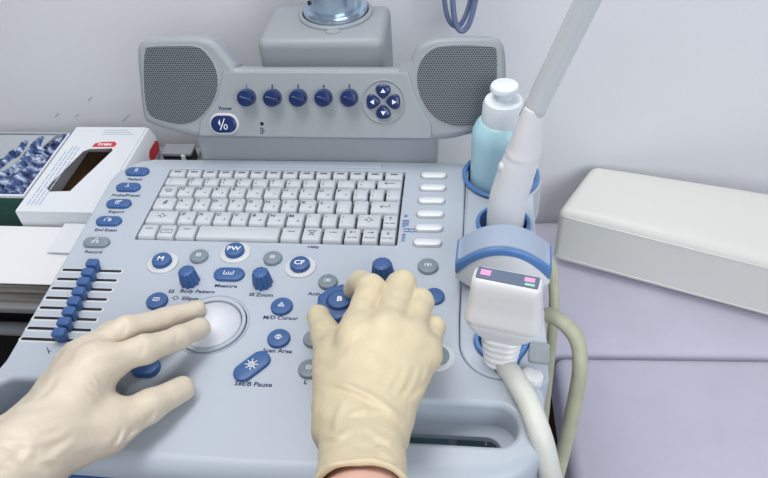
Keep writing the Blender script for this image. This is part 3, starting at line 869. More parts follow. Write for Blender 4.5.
path = [tuple(RZ @ Vector((0.001, 0.0, -0.002))), tuple(RZ @ Vector((-0.002, -0.014, 0.0035)))]
cpts = [RZ @ Vector((0.0, 0.001, -0.001)), at(513, 376, 0.0060), at(519, 386, 0.0085), at(528, 402, 0.0088), at(536.5, 424, 0.0080), at(543.5, 446, -0.002), at(551, 478, -0.028), at(561, 512, -0.080), at(566, 550, -0.16), at(560, 580, -0.26)]
add('cable', *tube(catmull([tuple(v) for v in cpts], 8), 0.0080, 18), M['cable'], pr1, smooth=180)

# convex probe behind it
P2 = Vector((0.2150, -0.1470, 0.0))
pr2 = thing('ultrasound_probe', 'convex ultrasound probe with a grey lens and blue curved band, behind the label-strip probe', 'probe', P2 + Vector((0, 0, -0.03)), 'probes in the console holders')
RZ2 = Matrix.Translation(P2) @ Matrix.Rotation(math.radians(-3), 4, 'Z') @ Matrix.Translation((0, 0, -0.002))
def fan(z_off, half, sag, n=18):
    return [(-half + 2 * half * k / n, z_off - sag * ((-1 + 2 * k / n) ** 2) * (0.85 + 0.15 * abs(-1 + 2 * k / n))) for k in range(n + 1)]
def upright(loop, d, bev=0.002):
    S = []
    for (ins, y) in ((bev, -d / 2), (bev * 0.3, -d / 2 + bev * 0.3), (0, -d / 2 + bev), (0, d / 2 - bev), (bev * 0.3, d / 2 - bev * 0.3), (bev, d / 2)):
        S.append([(x, y, z) for x, z in shrink(loop, ins)])
    return loft(S)
top = fan(0.0525, 0.0370, 0.0185); mid = fan(0.0440, 0.0378, 0.0235)
lens = fan(0.0548, 0.0352, 0.0182)
white = fan(0.0460, 0.0366, 0.0225) + [(0.0362, 0.014), (0.030, 0.005), (0.020, -0.002), (0.0135, -0.010), (0.012, -0.02), (0.0105, -0.055), (-0.0105, -0.055), (-0.012, -0.02), (-0.0135, -0.010), (-0.020, -0.002), (-0.030, 0.005), (-0.0362, 0.014)]
def banded(top_, bot_, d, rr):
    S = []; n_ = len(top_)
    for k in range(n_):
        (xa, za), (xb, zb) = top_[k], bot_[k]
        h_ = max(za - zb, 0.001); e = 1.0
        S.append([(xa, y, (za + zb) / 2 + zz) for y, zz in rrect(d, h_, rr, 4)])
    e0 = [((p[0] + math.copysign(0.0012, p[0])), p[1] * 0.88, (S[0][0][2] * 0 + p[2])) for p in S[0]]
    e1 = [((p[0] + math.copysign(0.0012, p[0])), p[1] * 0.88, p[2]) for p in S[-1]]
    return loft([e0] + S + [e1])
wt = fan(0.0462, 0.0368, 0.0225)
wb = [(x, -0.004 + 0.016 * (abs(x) / 0.0368) ** 2.2) for x, z in wt]
add('probe_body', *xform(banded(wt, wb, 0.0290, 0.006), RZ2), M['probe'], pr2, smooth=60)
add('handle', *xform(tube([(0, 0, 0.002), (0, 0, -0.02), (0, 0, -0.055)], lambda t: 0.0118 - 0.002 * t, 20), RZ2), M['probe'], pr2, smooth=60)
add('blue_band', *xform(banded(top, mid, 0.0305, 0.003), RZ2), M['blue_light'], pr2, smooth=60)
add('lens', *xform(banded(lens, fan(0.0510, 0.0352, 0.0182), 0.0255, 0.0015), RZ2), M['lens'], pr2, smooth=60)
c2 = [RZ2 @ Vector((0.0, 0.0, -0.053)), Vector((0.222, -0.150, -0.085)), Vector((0.247, -0.162, -0.080)), at(543, 317, -0.042), at(562, 322, -0.036), at(577, 341, -0.045), at(580, 368, -0.065), at(575, 400, -0.095), at(567, 436, -0.13), at(557, 476, -0.18), at(548, 520, -0.26), at(545, 560, -0.36)]
add('cable', *tube(catmull([tuple(v) for v in c2], 8), 0.0066, 16), M['cable_old'], pr2, smooth=180)

# endocavity probe
pr3 = thing('endocavity_probe', 'long white wand probe with slim pale shaft leaning up beside the gel bottle', 'probe', (0.2185, -0.075, -0.03), 'probes in the console holders')
P3Y = -0.075
spine = [at_y(505, 262, P3Y), at_y(505, 236, P3Y), at_y(507, 205, P3Y), at_y(514, 180, P3Y), at_y(519.5, 163, P3Y), at_y(523, 154, P3Y), at_y(527, 138, P3Y), at_y(531, 122, P3Y), at_y(536, 106, P3Y)]
tip = at_y(590, -5, P3Y); dirv = (tip - spine[-1]).normalized()
mmx = lambda px, py: (px * 0.00098)
hand3 = catmull([tuple(v) for v in spine], 6)
def rad3(t):
    tb = [0, .14, .3, .45, .57, .62, .65, .68, .72, .8, .9, 1]; rb = [.0170, .0190, .0192, .0182, .0170, .0166, .0172, .0158, .0150, .0138, .0118, .0098]
    return float(np.interp(t, tb, rb))
add('probe_handle', *tube(hand3, rad3, 28, 0.8), M['probe'], pr3, smooth=180)
sh = [spine[-1] - dirv * 0.012, spine[-1] + dirv * 0.06, tip, tip + dirv * 0.09]
add('probe_shaft', *tube(catmull([tuple(v) for v in sh], 4), lambda t: 0.0092, 24), M['shaft'], pr3, smooth=180)
bp_ = at_y(500, 167, P3Y - 0.006)
add('finger_stop', *xform(lathe([(0.0005, -0.0055), (0.0035, -0.004), (0.005, 0), (0.0035, 0.004), (0.0005, 0.0055)], 18), Matrix.Translation(bp_ + Vector((0.003, 0, 0)))), M['probe'], pr3, smooth=180)
c3 = [spine[0], Vector((0.222, -0.078, -0.075)), Vector((0.240, -0.095, -0.085)), at(548, 262, -0.065), at(554, 290, -0.075), at(553, 325, -0.10), at(549, 365, -0.14), at(545, 405, -0.19), at(541, 450, -0.27), at(540, 480, -0.36)]
add('cable', *tube(catmull([tuple(v) for v in c3], 8), 0.0052, 14), M['cable_old'], pr3, smooth=180)

# ------------------------------------------------------------------ couch and cushion
CR = math.radians(2.0)
couch = thing('examination_couch', 'lavender vinyl examination couch in two padded sections along the wall', 'couch', (0.3040, 0.0175, -UP), None, CR)
def cushion_block(w, d, h, z0, bev, bulge, nx=26, ny=14, wr=0.0):
    """Upholstered block with a softly domed top and rounded edges (own frame, corner at 0,0)."""
    bm = bmesh.new()
    bmesh.ops.create_cube(bm, size=1)
    for v in bm.verts: v.co = Vector((w * (v.co.x + .5), d * (v.co.y + .5), z0 + h * (v.co.z + .5)))
    bmesh.ops.bevel(bm, geom=list(bm.edges), offset=bev, segments=5, profile=0.5, affect='EDGES')
    bmesh.ops.subdivide_edges(bm, edges=[e for e in bm.edges if e.calc_length() > 0.05], cuts=12, use_grid_fill=True)
    for v in bm.verts:
        u, q = v.co.x / w, v.co.y / d
        if v.co.z > z0 + h * 0.5:
            f = max(0, 1 - (2 * u - 1) ** 6) * max(0, 1 - (2 * q - 1) ** 4)
            v.co.z += bulge * f
    bm.verts.index_update()
    r = [v.co.copy() for v in bm.verts], [tuple(v.index for v in f.verts) for f in bm.faces]
    bm.free()
    return r
BZ = UP - 0.300                                    # couch top above the floor (couch frame)
vf = cushion_block(1.13, 0.268, 0.075, BZ - 0.079, 0.026, 0.004)
add('mattress_section', [v + Vector((-0.022, 0, 0)) for v in vf[0]], vf[1], M['vinyl'], couch, smooth=180, local=True)
vf = cushion_block(1.10, 0.85, 0.075, BZ - 0.079, 0.014, 0.004)
add('mattress_section', [v + Vector((0, -0.853, 0)) for v in vf[0]], vf[1], M['vinyl'], couch, smooth=180, local=True)
add('couch_frame', *rbox(0.05, 1.06, -0.80, 0.25, BZ - 0.13, BZ - 0.0795, 0.004), M['table'], couch, local=True)
for (x, y) in ((0.09, -0.75), (1.0, -0.75), (0.09, 0.2), (1.0, 0.2)):
    add('leg', *rbox(x, x + 0.035, y, y + 0.035, 0.0, BZ - 0.1305, 0.003), M['steel'], couch, local=True)

cus = thing('cushion', 'white vinyl block cushion lying aslant on the lavender couch by the wall', 'cushion', (0.3100, 0.1790, -0.2955), None, math.radians(-20.3))
vf = cushion_block(0.42, 0.118, 0.098, 0.0, 0.013, 0.0025)
vf = ([Vector((v.x + 0.16 * v.y * max(0, 1 - v.x / 0.2), v.y * (1 + 0.85 * v.x), v.z)) for v in vf[0]], vf[1])
add('cushion_body', *vf, M['vinyl_white'], cus, smooth=180, local=True)
sm = [(0.004, 0.0), (0.21, -0.0006), (0.416, 0.0)]
add('piping', *tube(catmull([(0.006, 0.0004, 0.0870), (0.2, -0.0008, 0.0872), (0.414, 0.0004, 0.0870)], 8), 0.0009, 8), M['vinyl_white'], cus, smooth=180, local=True)
add('piping', *tube(catmull([(0.006, 0.0004, 0.0125), (0.2, -0.0008, 0.0123), (0.414, 0.0004, 0.0125)], 8), 0.0009, 8), M['vinyl_white'], cus, smooth=180, local=True)

# ------------------------------------------------------------------ the room
wm = Matrix.Translation((0.296, 0.293, 0)) @ Matrix.Rotation(CR, 4, 'Z')
wv = xform(rbox(-1.9, 1.9, 0.0, 0.08, -UP, 1.7, 0), wm)
tag(add('wall_back', *wv, M['wall'], None, smooth=None), kind='structure')
scf = []
for (px, py, l) in ((57, 115, .004), (77, 115.5, .003), (126, 118, .007), (90, 99, .004)):
    p = at_y(px, py, 0.29); yw = 0.293 + (p.x - 0.296) * math.tan(CR); p = at_y(px, py, yw)
    add('scuff_mark', *xform(strokes([[(-l, -l * 0.8), (l, l * 0.8)]], 0.0012, 0, 0, 0), Matrix.Translation((p.x, p.y - 0.0002, p.z)) @ Matrix.Rotation(PI / 2, 4, 'X')), M['card_grey'], bpy.data.objects['wall_back'], smooth=None)
tag(add('floor', *rbox(-2.0, 2.2, -2.2, 0.6, -UP - 0.05, -UP, 0), M['floor'], None, smooth=None), kind='structure')

# ------------------------------------------------------------------ side table with boxes
TZ = -0.152
tb = thing('side_table', 'grey side table left of the console carrying cartons and paper', 'table', (-0.42, 0.09, -UP))
add('table_top', *rbox(-0.66, -0.200, -0.068, 0.252, TZ - 0.010, TZ, 0.002), M['table'], tb)
for (x, y) in ((-0.64, -0.06), (-0.24, -0.06), (-0.64, 0.21), (-0.24, 0.21)):
    add('leg', *rbox(x, x + 0.025, y, y + 0.025, -UP, TZ - 0.0102, 0.002), M['steel'], tb)
add('under_table_shade', *rbox(-0.63, -0.212, -0.035, 0.240, -UP + 0.03, TZ - 0.0103, 0.002), M['black'], tb)  # black block put in for the shade under the table top
add('rail', *xform(lathe([(0.009, 0), (0.009, 0.42)], 16), Matrix.Translation((-0.645, -0.05, TZ - 0.060)) @ Matrix.Rotation(PI / 2, 4, 'Y')), M['table'], tb)

# glove carton with cut-out window
GZ = -0.095
gx0, gx1, gy0, gy1 = -0.3580, -0.2560, 0.0370, 0.2180
gb = thing('glove_carton', 'white glove carton with a dark cut-out window and red logo patches', 'carton', ((gx0 + gx1) / 2, (gy0 + gy1) / 2, TZ))
bm_win = [at(46, 187.5, GZ), at(83, 151.0, GZ), at(89, 148.6, GZ), at(112, 148.0, GZ), at(112.5, 150.5, GZ), at(73, 188.0, GZ), at(70, 191, GZ), at(50, 191.5, GZ)]
win = [(v.x, v.y) for v in bm_win]
cen = (sum(x for x, y in win) / len(win), sum(y for x, y in win) / len(win))
plate('lid', [rrect(gx1 - gx0, gy1 - gy0, 0.002, 2, (gx0 + gx1) / 2, (gy0 + gy1) / 2), win], GZ - 0.0012, GZ, 0.0003, M['card'], gb)
t = 0.0012
sides = [rbox(gx0, gx0 + t, gy0, gy1, TZ, GZ - 0.0012, 0), rbox(gx0 + t, gx1 - t, gy0, gy0 + t, TZ, GZ - 0.0012, 0), rbox(gx0 + t, gx1 - t, gy1 - t, gy1, TZ, GZ - 0.0012, 0), rbox(gx0 + t, gx1 - t, gy0 + t, gy1 - t, TZ, TZ + 0.0012, 0)]
add('carton_box', *merge(sides), M['card'], gb, smooth=None)
# outward-bulging right side
S = []
for y in (gy0, gy0 + 0.06, gy0 + 0.12, gy1):
    S.append([(gx1 - t, y, GZ - 0.001), (gx1 + 0.003, y, GZ - 0.002), (gx1 + 0.009, y, GZ - 0.014), (gx1 + 0.010, y, TZ + 0.02), (gx1 + 0.004, y, TZ), (gx1 - t, y, TZ)])
add('carton_side', *loft(S), M['card'], gb, smooth=50)
add('inner_card', *rbox(gx0 + 0.004, gx1 - 0.004, gy0 + 0.004, gy1 - 0.004, TZ + 0.0014, TZ + 0.018, 0.002), M['card_brown'], gb)
lp_ = [at(92, 147.0, GZ), at(95, 143.6, GZ), at(102, 142.0, GZ), at(115, 141.8, GZ), at(116.8, 144.2, GZ), at(114.2, 147.0, GZ)]
lp_ = [(v.x, v.y) for v in lp_]
n = len(lp_)
add('red_patch', [(x, y, GZ + 0.0001) for x, y in lp_] + [(x, y, GZ + 0.0003) for x, y in lp_],
    [tuple(reversed(range(n))), tuple(range(n, 2 * n))] + [(k, (k + 1) % n, n + (k + 1) % n, n + k) for k in range(n)], M['red'], gb, smooth=None)
pq = at(105, 144.6, GZ); qq = at(112, 144.2, GZ)
add('patch_lettering', *text_vf('NIRA2', 0.0072, pq.x, pq.y, GZ + 0.0004, 0, PI, 0.0003, sx=0.95), M['ink_white'], gb, smooth=None)
sp_ = xform(loft([sect(0.020, 0.036, 0.010, 0, n=8), sect(0.020, 0.036, 0.010, 0.0004, n=8)]), Matrix.Translation((gx1 + 0.0098, 0.201, -0.1285)) @ Matrix.Rotation(PI / 2, 4, 'Y') @ Matrix.Rotation(PI / 2, 4, 'Z'))
sp_ = xform(loft([sect(0.018, 0.036, 0.009, 0, n=8), sect(0.018, 0.036, 0.009, 0.0004, n=8)]), Matrix.Translation((gx1 + 0.0098, 0.200, -0.122)) @ Matrix.Rotation(PI / 2, 4, 'Y'))
spo = add('red_patch', *sp_, M['red'], gb, smooth=None)
pl = []
for j in range(7):                                   # faint printed lines along the lid
    u = 0.010 + j * 0.0052 + (0.005 if j > 3 else 0)
    y = gy0 + 0.012
    while y < gy1 - 0.06 + 0.003 * j:
        ln = random.uniform(0.006, 0.018)
        if u < 0.032: pl.append(strokes([[(gx0 + u, y), (gx0 + u, y + ln)]], 0.0016, 0, 0, GZ + 0.0001))
        y += ln + 0.003
add('lid_printing', *merge(pl), M['print_blue'], gb, smooth=None)
pl = []
for j in range(3):
    y = gy1 - 0.018 + 0.005 * j
    pl.append(strokes([[(gx0 + 0.045, y), (gx1 - 0.012 - 0.006 * j, y)]], 0.0012, 0, 0, GZ + 0.0001))
add('lid_printing', *merge(pl), M['print_blue'], gb, smooth=None)
add('end_flap', *xform(rbox(gx1 - 0.044, gx1 + 0.006, gy0 - 0.052, gy0 - 0.001, -0.1135, -0.112, 0.0004), Matrix.Identity(4)), M['card'], gb, smooth=None)

# open carton with crumpled blue shoe covers
ox0, ox1, oy0, oy1, OZ = -0.480, -0.3660, 0.0720, 0.2120, -0.100
oc = thing('open_carton', 'open carton with a green front left of the white glove carton', 'carton', ((ox0 + ox1) / 2, (oy0 + oy1) / 2, TZ))
w_ = 0.003
add('carton_back', *xform(rbox(ox0, ox1, oy1 - w_, oy1, TZ, OZ, 0.0004), Matrix.Identity(4)), M['card_grey'], oc, smooth=None)
add('carton_side', *rbox(ox1 - w_, ox1, oy0, oy1 - w_, TZ, OZ, 0.0004), M['card'], oc, smooth=None)
add('carton_side', *rbox(ox0, ox0 + w_, oy0, oy1 - w_, TZ, OZ, 0.0004), M['card_grey'], oc, smooth=None)
add('carton_front', *rbox(ox0 + w_, ox1 - w_, oy0, oy0 + w_, TZ, OZ - 0.004, 0.0004), M['green'], oc, smooth=None)
add('front_edge', *rbox(ox0 + w_, ox1 - w_, oy0 - 0.0004, oy0 + w_, OZ - 0.004, OZ, 0.0004), M['card'], oc, smooth=None)
add('carton_bottom', *rbox(ox0 + w_, ox1 - w_, oy0 + w_, oy1 - w_, TZ, TZ + 0.002, 0), M['card_brown'], oc, smooth=None)
fl = [(ox0 + 0.004, oy1 - 0.006, OZ - 0.001), (ox1 - 0.02, oy1 - 0.006, OZ - 0.001), (ox0 + 0.045, oy0 + 0.05, OZ - 0.022), (ox0 + 0.004, oy0 + 0.03, OZ - 0.022)]
add('inner_flap', fl + [(x, y, z - 0.0015) for x, y, z in fl], [(0, 1, 2, 3), (7, 6, 5, 4), (0, 4, 5, 1), (1, 5, 6, 2), (2, 6, 7, 3), (3, 7, 4, 0)], M['card_grey'], oc, smooth=None)
# heap of crumpled covers
rng = np.random.default_rng(3)
nx, ny = 54, 64
xs = np.linspace(ox0 + w_ + 0.001, ox1 - w_ - 0.001, nx); ys = np.linspace(oy0 + w_ + 0.001, oy1 - w_ - 0.003, ny)
X, Y = np.meshgrid(xs, ys, indexing='ij')
Zh = np.full_like(X, -0.128)
ca, sa = math.cos(1.25), math.sin(1.25)
U = X * ca + Y * sa; W = -X * sa + Y * ca                # U runs along the folds
Zh += 0.011 * np.abs(np.sin(W * 150 + 1.2 * np.sin(U * 45))) + 0.006 * np.abs(np.sin(W * 310 + 1.5 * np.sin(U * 60 + 1)))
Zh += 0.005 * np.sin(U * 70 + 2 * np.sin(W * 80)) + 0.014 * np.clip((X - ox0) / (ox1 - ox0), 0, 1)
Zh += rng.normal(0, 0.0007, Zh.shape)
vs = [(X[i, j], Y[i, j], Zh[i, j]) for i in range(nx) for j in range(ny)]
fs = [(i * ny + j, (i + 1) * ny + j, (i + 1) * ny + j + 1, i * ny + j + 1) for i in range(nx - 1) for j in range(ny - 1)]
b0 = len(vs)
rimi = [(i, 0) for i in range(nx)] + [(nx - 1, j) for j in range(1, ny)] + [(i, ny - 1) for i in range(nx - 2, -1, -1)] + [(0, j) for j in range(ny - 2, 0, -1)]
vs += [(X[i, j], Y[i, j], TZ + 0.0022) for i, j in rimi]
nr = len(rimi)
for k in range(nr):
    a = rimi[k][0] * ny + rimi[k][1]; b = rimi[(k + 1) % nr][0] * ny + rimi[(k + 1) % nr][1]
    fs.append((a, b, b0 + (k + 1) % nr, b0 + k))
fs.append(tuple(range(b0, b0 + nr)))
tag(add('shoe_covers', vs, fs, M['cover'], None, smooth=60), 'heap of crumpled blue plastic shoe covers in the open carton', 'shoe covers', None, 'stuff')

# paper stack
PT = -0.117
pp = thing('paper_stack', 'thick stack of white paper with grey page edges in front of the cartons', 'paper', (-0.39, -0.005, TZ))
add('page_block', *rbox(-0.52, -0.2480, -0.0600, 0.0335, TZ, PT - 0.001, 0.0006), M['pages'], pp, smooth=None)
S = []
for k in range(12):
    x = -0.52 + 0.2715 * k / 11 + 0.0006
    dz = 0.0012 * math.sin(k * 0.9)
    S.append([(x, -0.0615, PT - 0.0008), (x, -0.0615, PT + 0.0002 + 0.0), (x, -0.01, PT + 0.0006 + max(dz, 0)), (x, 0.0335, PT + 0.0002), (x, 0.0335, PT - 0.0008)])
add('top_sheet', *loft(S), M['paper'], pp, smooth=60)

# small dark device on the table
sd = thing('small_device', 'small black device with a pale casing on the table behind the console corner', 'device', (-0.235, 0.215, TZ))
add('casing', *rbox(-0.240, -0.1985, 0.206, 0.228, TZ, -0.1350, 0.001), M['black'], sd)
add('casing_rim', *rbox(-0.241, -0.1975, 0.205, 0.229, -0.1349, -0.1300, 0.001), M['head'], sd)
add('casing_end', *rbox(-0.2115, -0.2055, 0.2020, 0.2049, TZ, -0.131, 0.001), M['card'], sd)

# cable loop hanging in front of the wall
hk = Vector((0.200, 0.288, 0.32))
cb = thing('cable_loop', 'blue-grey cable hanging in loops from above in front of the wall', 'cable', (0.18, 0.25, 0.2))
Yc = 0.235
lp1 = [at_y(446, -70, Yc), at_y(443, -30, Yc), at_y(445, 5, Yc), at_y(450, 22, Yc), at_y(459, 26, Yc), at_y(467, 12, Yc), at_y(472, -8, Yc), at_y(478, -40, Yc), at_y(470, -75, Yc)]
lp2 = [at_y(456, -70, Yc - 0.008), at_y(452.5, -30, Yc - 0.008), at_y(453, 5, Yc - 0.008), at_y(456, 24, Yc - 0.008), at_y(462, 31, Yc - 0.008), at_y(469, 24, Yc - 0.008), at_y(474.5, 5, Yc - 0.008), at_y(478, -15, Yc - 0.008), at_y(484, -45, Yc - 0.008), at_y(470, -75, Yc - 0.008)]
add('cable_strand', *tube(catmull([tuple(v) for v in lp1], 8), 0.0030, 12), M['cable_blue'], cb, smooth=180)
add('cable_strand', *tube(catmull([tuple(v) for v in lp2], 8), 0.0034, 12), M['cable_blue'], cb, smooth=180)
hx_ = at_y(464, -75, Yc)
add('hook', *tube([tuple(hx_ + Vector((0, 0.055, 0.0))), tuple(hx_ + Vector((0, 0.02, 0.0))), tuple(hx_ + Vector((0, -0.02, 0.0))), tuple(hx_ + Vector((0, -0.024, 0.008)))], 0.006, 12), M['steel'], cb)

# ------------------------------------------------------------------ gloved hands: signed distance fields meshed as one surface
class Field:
    def __init__(self, lo, hi, vox):
        self.lo = np.array(lo); self.vox = vox
        n = np.ceil((np.array(hi) - self.lo) / vox).astype(int) + 1
        ax = [self.lo[i] + vox * np.arange(n[i]) for i in range(3)]
        self.P = np.stack(np.meshgrid(*ax, indexing='ij'), -1).astype(np.float32)
    def cap(self, a, b, ra, rb):
        a = np.array(a, np.float32); b = np.array(b, np.float32)
        ab = b - a; L2 = float(ab @ ab) + 1e-12
        t = np.clip(((self.P - a) @ ab) / L2, 0, 1)
        d = np.linalg.norm(self.P - a - t[..., None] * ab, axis=-1)
        return d - (ra + (rb - ra) * t)
    def chain(self, pts, rad, k=0.004):
        f = None
        for i in range(len(pts) - 1):
            c = self.cap(pts[i], pts[i + 1], rad[i], rad[i + 1])
            f = c if f is None else smin(f, c, k)
        return f

def smin(a, b, k):
    h = np.clip(0.5 + 0.5 * (b - a) / k, 0, 1)
    return b * (1 - h) + a * h - k * h * (1 - h)

def surface_nets(f, lo, vox):
    s = f < 0
    nx, ny, nz = f.shape
    acc = np.zeros((nx - 1, ny - 1, nz - 1, 3), np.float32); cnt = np.zeros((nx - 1, ny - 1, nz - 1), np.float32)
    def sl(o): return tuple(slice(o[i], o[i] + (nx, ny, nz)[i] - 1) for i in range(3))
    for axis in range(3):
        for u in (0, 1):
            for v in (0, 1):
                o0 = [0, 0, 0]; oth = [i for i in range(3) if i != axis]
                o0[oth[0]] = u; o0[oth[1]] = v
                o1 = list(o0); o1[axis] = 1
                f0, f1 = f[sl(o0)], f[sl(o1)]
                m = (f0 < 0) != (f1 < 0)
                t = np.where(m, f0 / np.where(m, f0 - f1, 1), 0)
                p = np.zeros(acc.shape, np.float32)
                for i in range(3): p[..., i] = o0[i]
                p[..., axis] = t
                acc += p * m[..., None]; cnt += m
    act = cnt > 0
    idx = -np.ones(act.shape, int); idx[act] = np.arange(act.sum())
    cells = np.argwhere(act)
    V = (cells + acc[act] / cnt[act][:, None]) * vox + lo
    faces = []
    for axis in range(3):
        oth = [i for i in range(3) if i != axis]
        a = [slice(1, -1)] * 3; a[axis] = slice(0, -1)
        b = list(a); b[axis] = slice(1, None)
        s0, s1 = s[tuple(a)], s[tuple(b)]
        for flip in (False, True):
            m = (s0 & ~s1) if not flip else (~s0 & s1)
            e = np.argwhere(m)
            if not len(e): continue
            e = e.copy(); e[:, oth[0]] += 1; e[:, oth[1]] += 1
            def c(du, dv):
                q = e.copy(); q[:, oth[0]] += du; q[:, oth[1]] += dv
                return idx[q[:, 0], q[:, 1], q[:, 2]]
            quad = np.stack([c(-1, -1), c(0, -1), c(0, 0), c(-1, 0)], 1)
            if flip != (axis == 1): quad = quad[:, ::-1]
            faces.append(quad)
    return V, np.concatenate(faces)

def mesh_field(name, f, fld, m, parent, smooth_iter=2):
    V, Q = surface_nets(f, fld.lo, fld.vox)
    o = add(name, [tuple(v) for v in V], [tuple(int(i) for i in q) for q in Q], m, parent, smooth=180, recalc=False)
    bm = bmesh.new(); bm.from_mesh(o.data)
    for _ in range(smooth_iter):
        bmesh.ops.smooth_vert(bm, verts=bm.verts, factor=0.5, use_axis_x=True, use_axis_y=True, use_axis_z=True)
    bm.to_mesh(o.data); bm.free()
    o.data.polygons.foreach_set('use_smooth', [True] * len(o.data.polygons))
    return o

def bounds(pts, pad_):
    A = np.array([tuple(p) for p in pts])
    return A.min(0) - pad_, A.max(0) + pad_

def crease(fld, p, q, depth, width, bow=0.0):
    """A fold pressed into the glove along p-q: a groove (depth > 0) or ridge (depth < 0) with a softer opposite flank."""
    a = np.array(p, np.float32); b = np.array(q, np.float32)
    dr = (a + b) / 2 - np.array(tuple(CAM), np.float32); dr /= np.linalg.norm(dr)
    ab = b - a; ab = ab - dr * (ab @ dr); L = np.linalg.norm(ab); e = ab / L
    n = np.cross(dr, e)
    q_ = fld.P - a
    t = (q_ @ e) / L
    v = q_ @ n - bow * (1 - (2 * t - 1) ** 2)
    w = width
    fade = np.clip(np.minimum(t, 1 - t) * 4 + 0.15, 0, 1)
    near = np.clip(1 - np.abs(q_ @ dr) / 0.028, 0, 1) ** 0.5
    return depth * (np.exp(-(v / w) ** 2) - 0.55 * np.exp(-((v - 1.9 * w) / (1.1 * w)) ** 2)) * fade * near

mm_ = 0.001
# --- left hand: index and middle finger on the trackball, thumb on the panel
LW = at(22, 452, 0.046)
LMc = {'i': at(97, 366, 0.050), 'm': at(86, 356, 0.046), 'r': at(77, 360, 0.034), 'p': at(70, 372, 0.022)}
L = {
    'i': [LMc['i'], at(143, 350, 0.042), at(179, 338, 0.0275), at(201, 327.5, 0.0185)],
    'm': [LMc['m'], at(125, 330, 0.042), at(166, 319, 0.0250), at(196, 309.5, 0.0150)],
    'r': [LMc['r'], at(112, 333, 0.024), at(140, 329, 0.0130), at(160, 326, 0.0085)],
    'p': [LMc['p'], at(96, 347, 0.014), at(112, 341, 0.0095), at(126, 338, 0.0075)],
    't': [at(58, 448, 0.036), at(106, 429, 0.028), at(150, 406, 0.0195), at(183, 388.5, 0.0105)]}
LR = {'i': [11.5, 10.2, 9.0, 7.6], 'm': [11.5, 10.0, 8.8, 7.6], 'r': [11.0, 9.0, 8.0, 7.2], 'p': [10.0, 8.0, 7.2, 6.6], 't': [16.0, 13.5, 11.6, 9.0]}
la = at(-40, 515, 0.062)
allp = [p for c in L.values() for p in c] + [LW, la]
lo, hi = bounds(allp, 0.036)
fl = Field(lo, hi, 0.0012)
wside = (LMc['p'] - LMc['i']).normalized()
palm = None
for key, off, r0, r1 in (('i', -0.012, 16, 12.5), ('m', -0.004, 17, 12.5), ('r', 0.006, 16, 12), ('p', 0.014, 15, 11.5)):
    c = fl.cap(LW + wside * off, LMc[key], r0 * mm_, r1 * mm_)
    palm = c if palm is None else smin(palm, c, 0.012)
arm = smin(fl.cap(LW - wside * 0.010, la - wside * 0.012, 0.020, 0.024), fl.cap(LW + wside * 0.012, la + wside * 0.014, 0.019, 0.023), 0.016)
palm = smin(palm, arm, 0.018)
thenar = smin(fl.cap(LW - wside * 0.012, L['t'][1], 0.019, 0.0150), fl.cap(at(50, 440, 0.040), LMc['i'], 0.015, 0.011), 0.016)
palm = smin(palm, thenar, 0.016)
fing = None
for key in 'imrp':
    c = fl.chain(L[key], [r * mm_ for r in LR[key]])
    fing = c if fing is None else smin(fing, c, 0.0016)
f = smin(palm, fing, 0.009)
f = smin(f, fl.chain(L['t'], [r * mm_ for r in LR['t']]), 0.010)
web = fl.cap(at(100, 396, 0.032), at(112, 414, 0.026), 0.007, 0.007)
f = smin(f, web, 0.012)
# glove wrinkles by the wrist, the web and the thumb joint
for (a, b, dp, w, bw) in (((2, 432, .066), (66, 428, .074), 1.3, .0022, .004), ((0, 444, .070), (74, 437, .074), 1.2, .0024, .005), ((6, 455, .072), (60, 449, .074), 1.0, .0022, .003),
                          ((0, 414, .060), (44, 410, .066), .9, .0020, .002), ((14, 466, .072), (62, 472, .066), 1.1, .0024, -.003), ((-6, 470, .08), (26, 440, .074), .9, .0026, .003), ((34, 402, .06), (58, 374, .056), .8, .0018, .002),
                          ((90, 378, .064), (107, 394, .050), .9, .0014, .001), ((96, 374, .064), (110, 390, .050), .8, .0013, .001), ((84, 384, .066), (103, 398, .052), .7, .0014, .001),
                          ((132, 434, .03), (141, 418, .036), .9, .0013, .001), ((139, 430, .028), (148, 414, .034), .9, .0013, .001), ((124, 440, .032), (134, 423, .038), .9, .0014, .001), ((146, 425, .024), (154, 410, .03), .8, .0012, .001),
                          ((112, 446, .034), (122, 428, .040), .8, .0015, .001), ((140, 358, .05), (146, 338, .052), .35, .0014, 0), ((174, 348, .036), (178, 331, .038), .35, .0012, 0), ((122, 338, .05), (127, 321, .052), .35, .0014, 0), ((168, 391, .022), (176, 402, .02), .4, .0012, 0)):
    f = f + crease(fl, at(*a), at(*b), dp * 1.5 * mm_, w, bw)
P = fl.P
f = f + 0.0005 * np.sin(P[..., 0] * 260 + 2 * np.sin(P[..., 1] * 120)) * np.sin(P[..., 1] * 210 + P[..., 2] * 160)
lh = thing('gloved_hand', 'left hand in a pale cream latex glove, two fingers resting on the trackball', 'hand', (LW.x, LW.y, 0.0), 'gloved hands on the console')
mesh_field('glove', f, fl, M['glove2'], lh)

ldir = (la - LW).normalized(); lsd = (wside - ldir * wside.dot(ldir)).normalized(); lvd = ldir.cross(lsd)
S = []
for k in range(12):
    t = k / 11; c = la - ldir * 0.004 + ldir * 0.15 * t
    S.append([tuple(c + lsd * (0.024 + 0.012 * t) * math.cos(2 * PI * j / 26) + lvd * (0.017 + 0.016 * t) * math.sin(2 * PI * j / 26)) for j in range(26)])
add('forearm', *loft(S), M['skin'], lh, smooth=180)

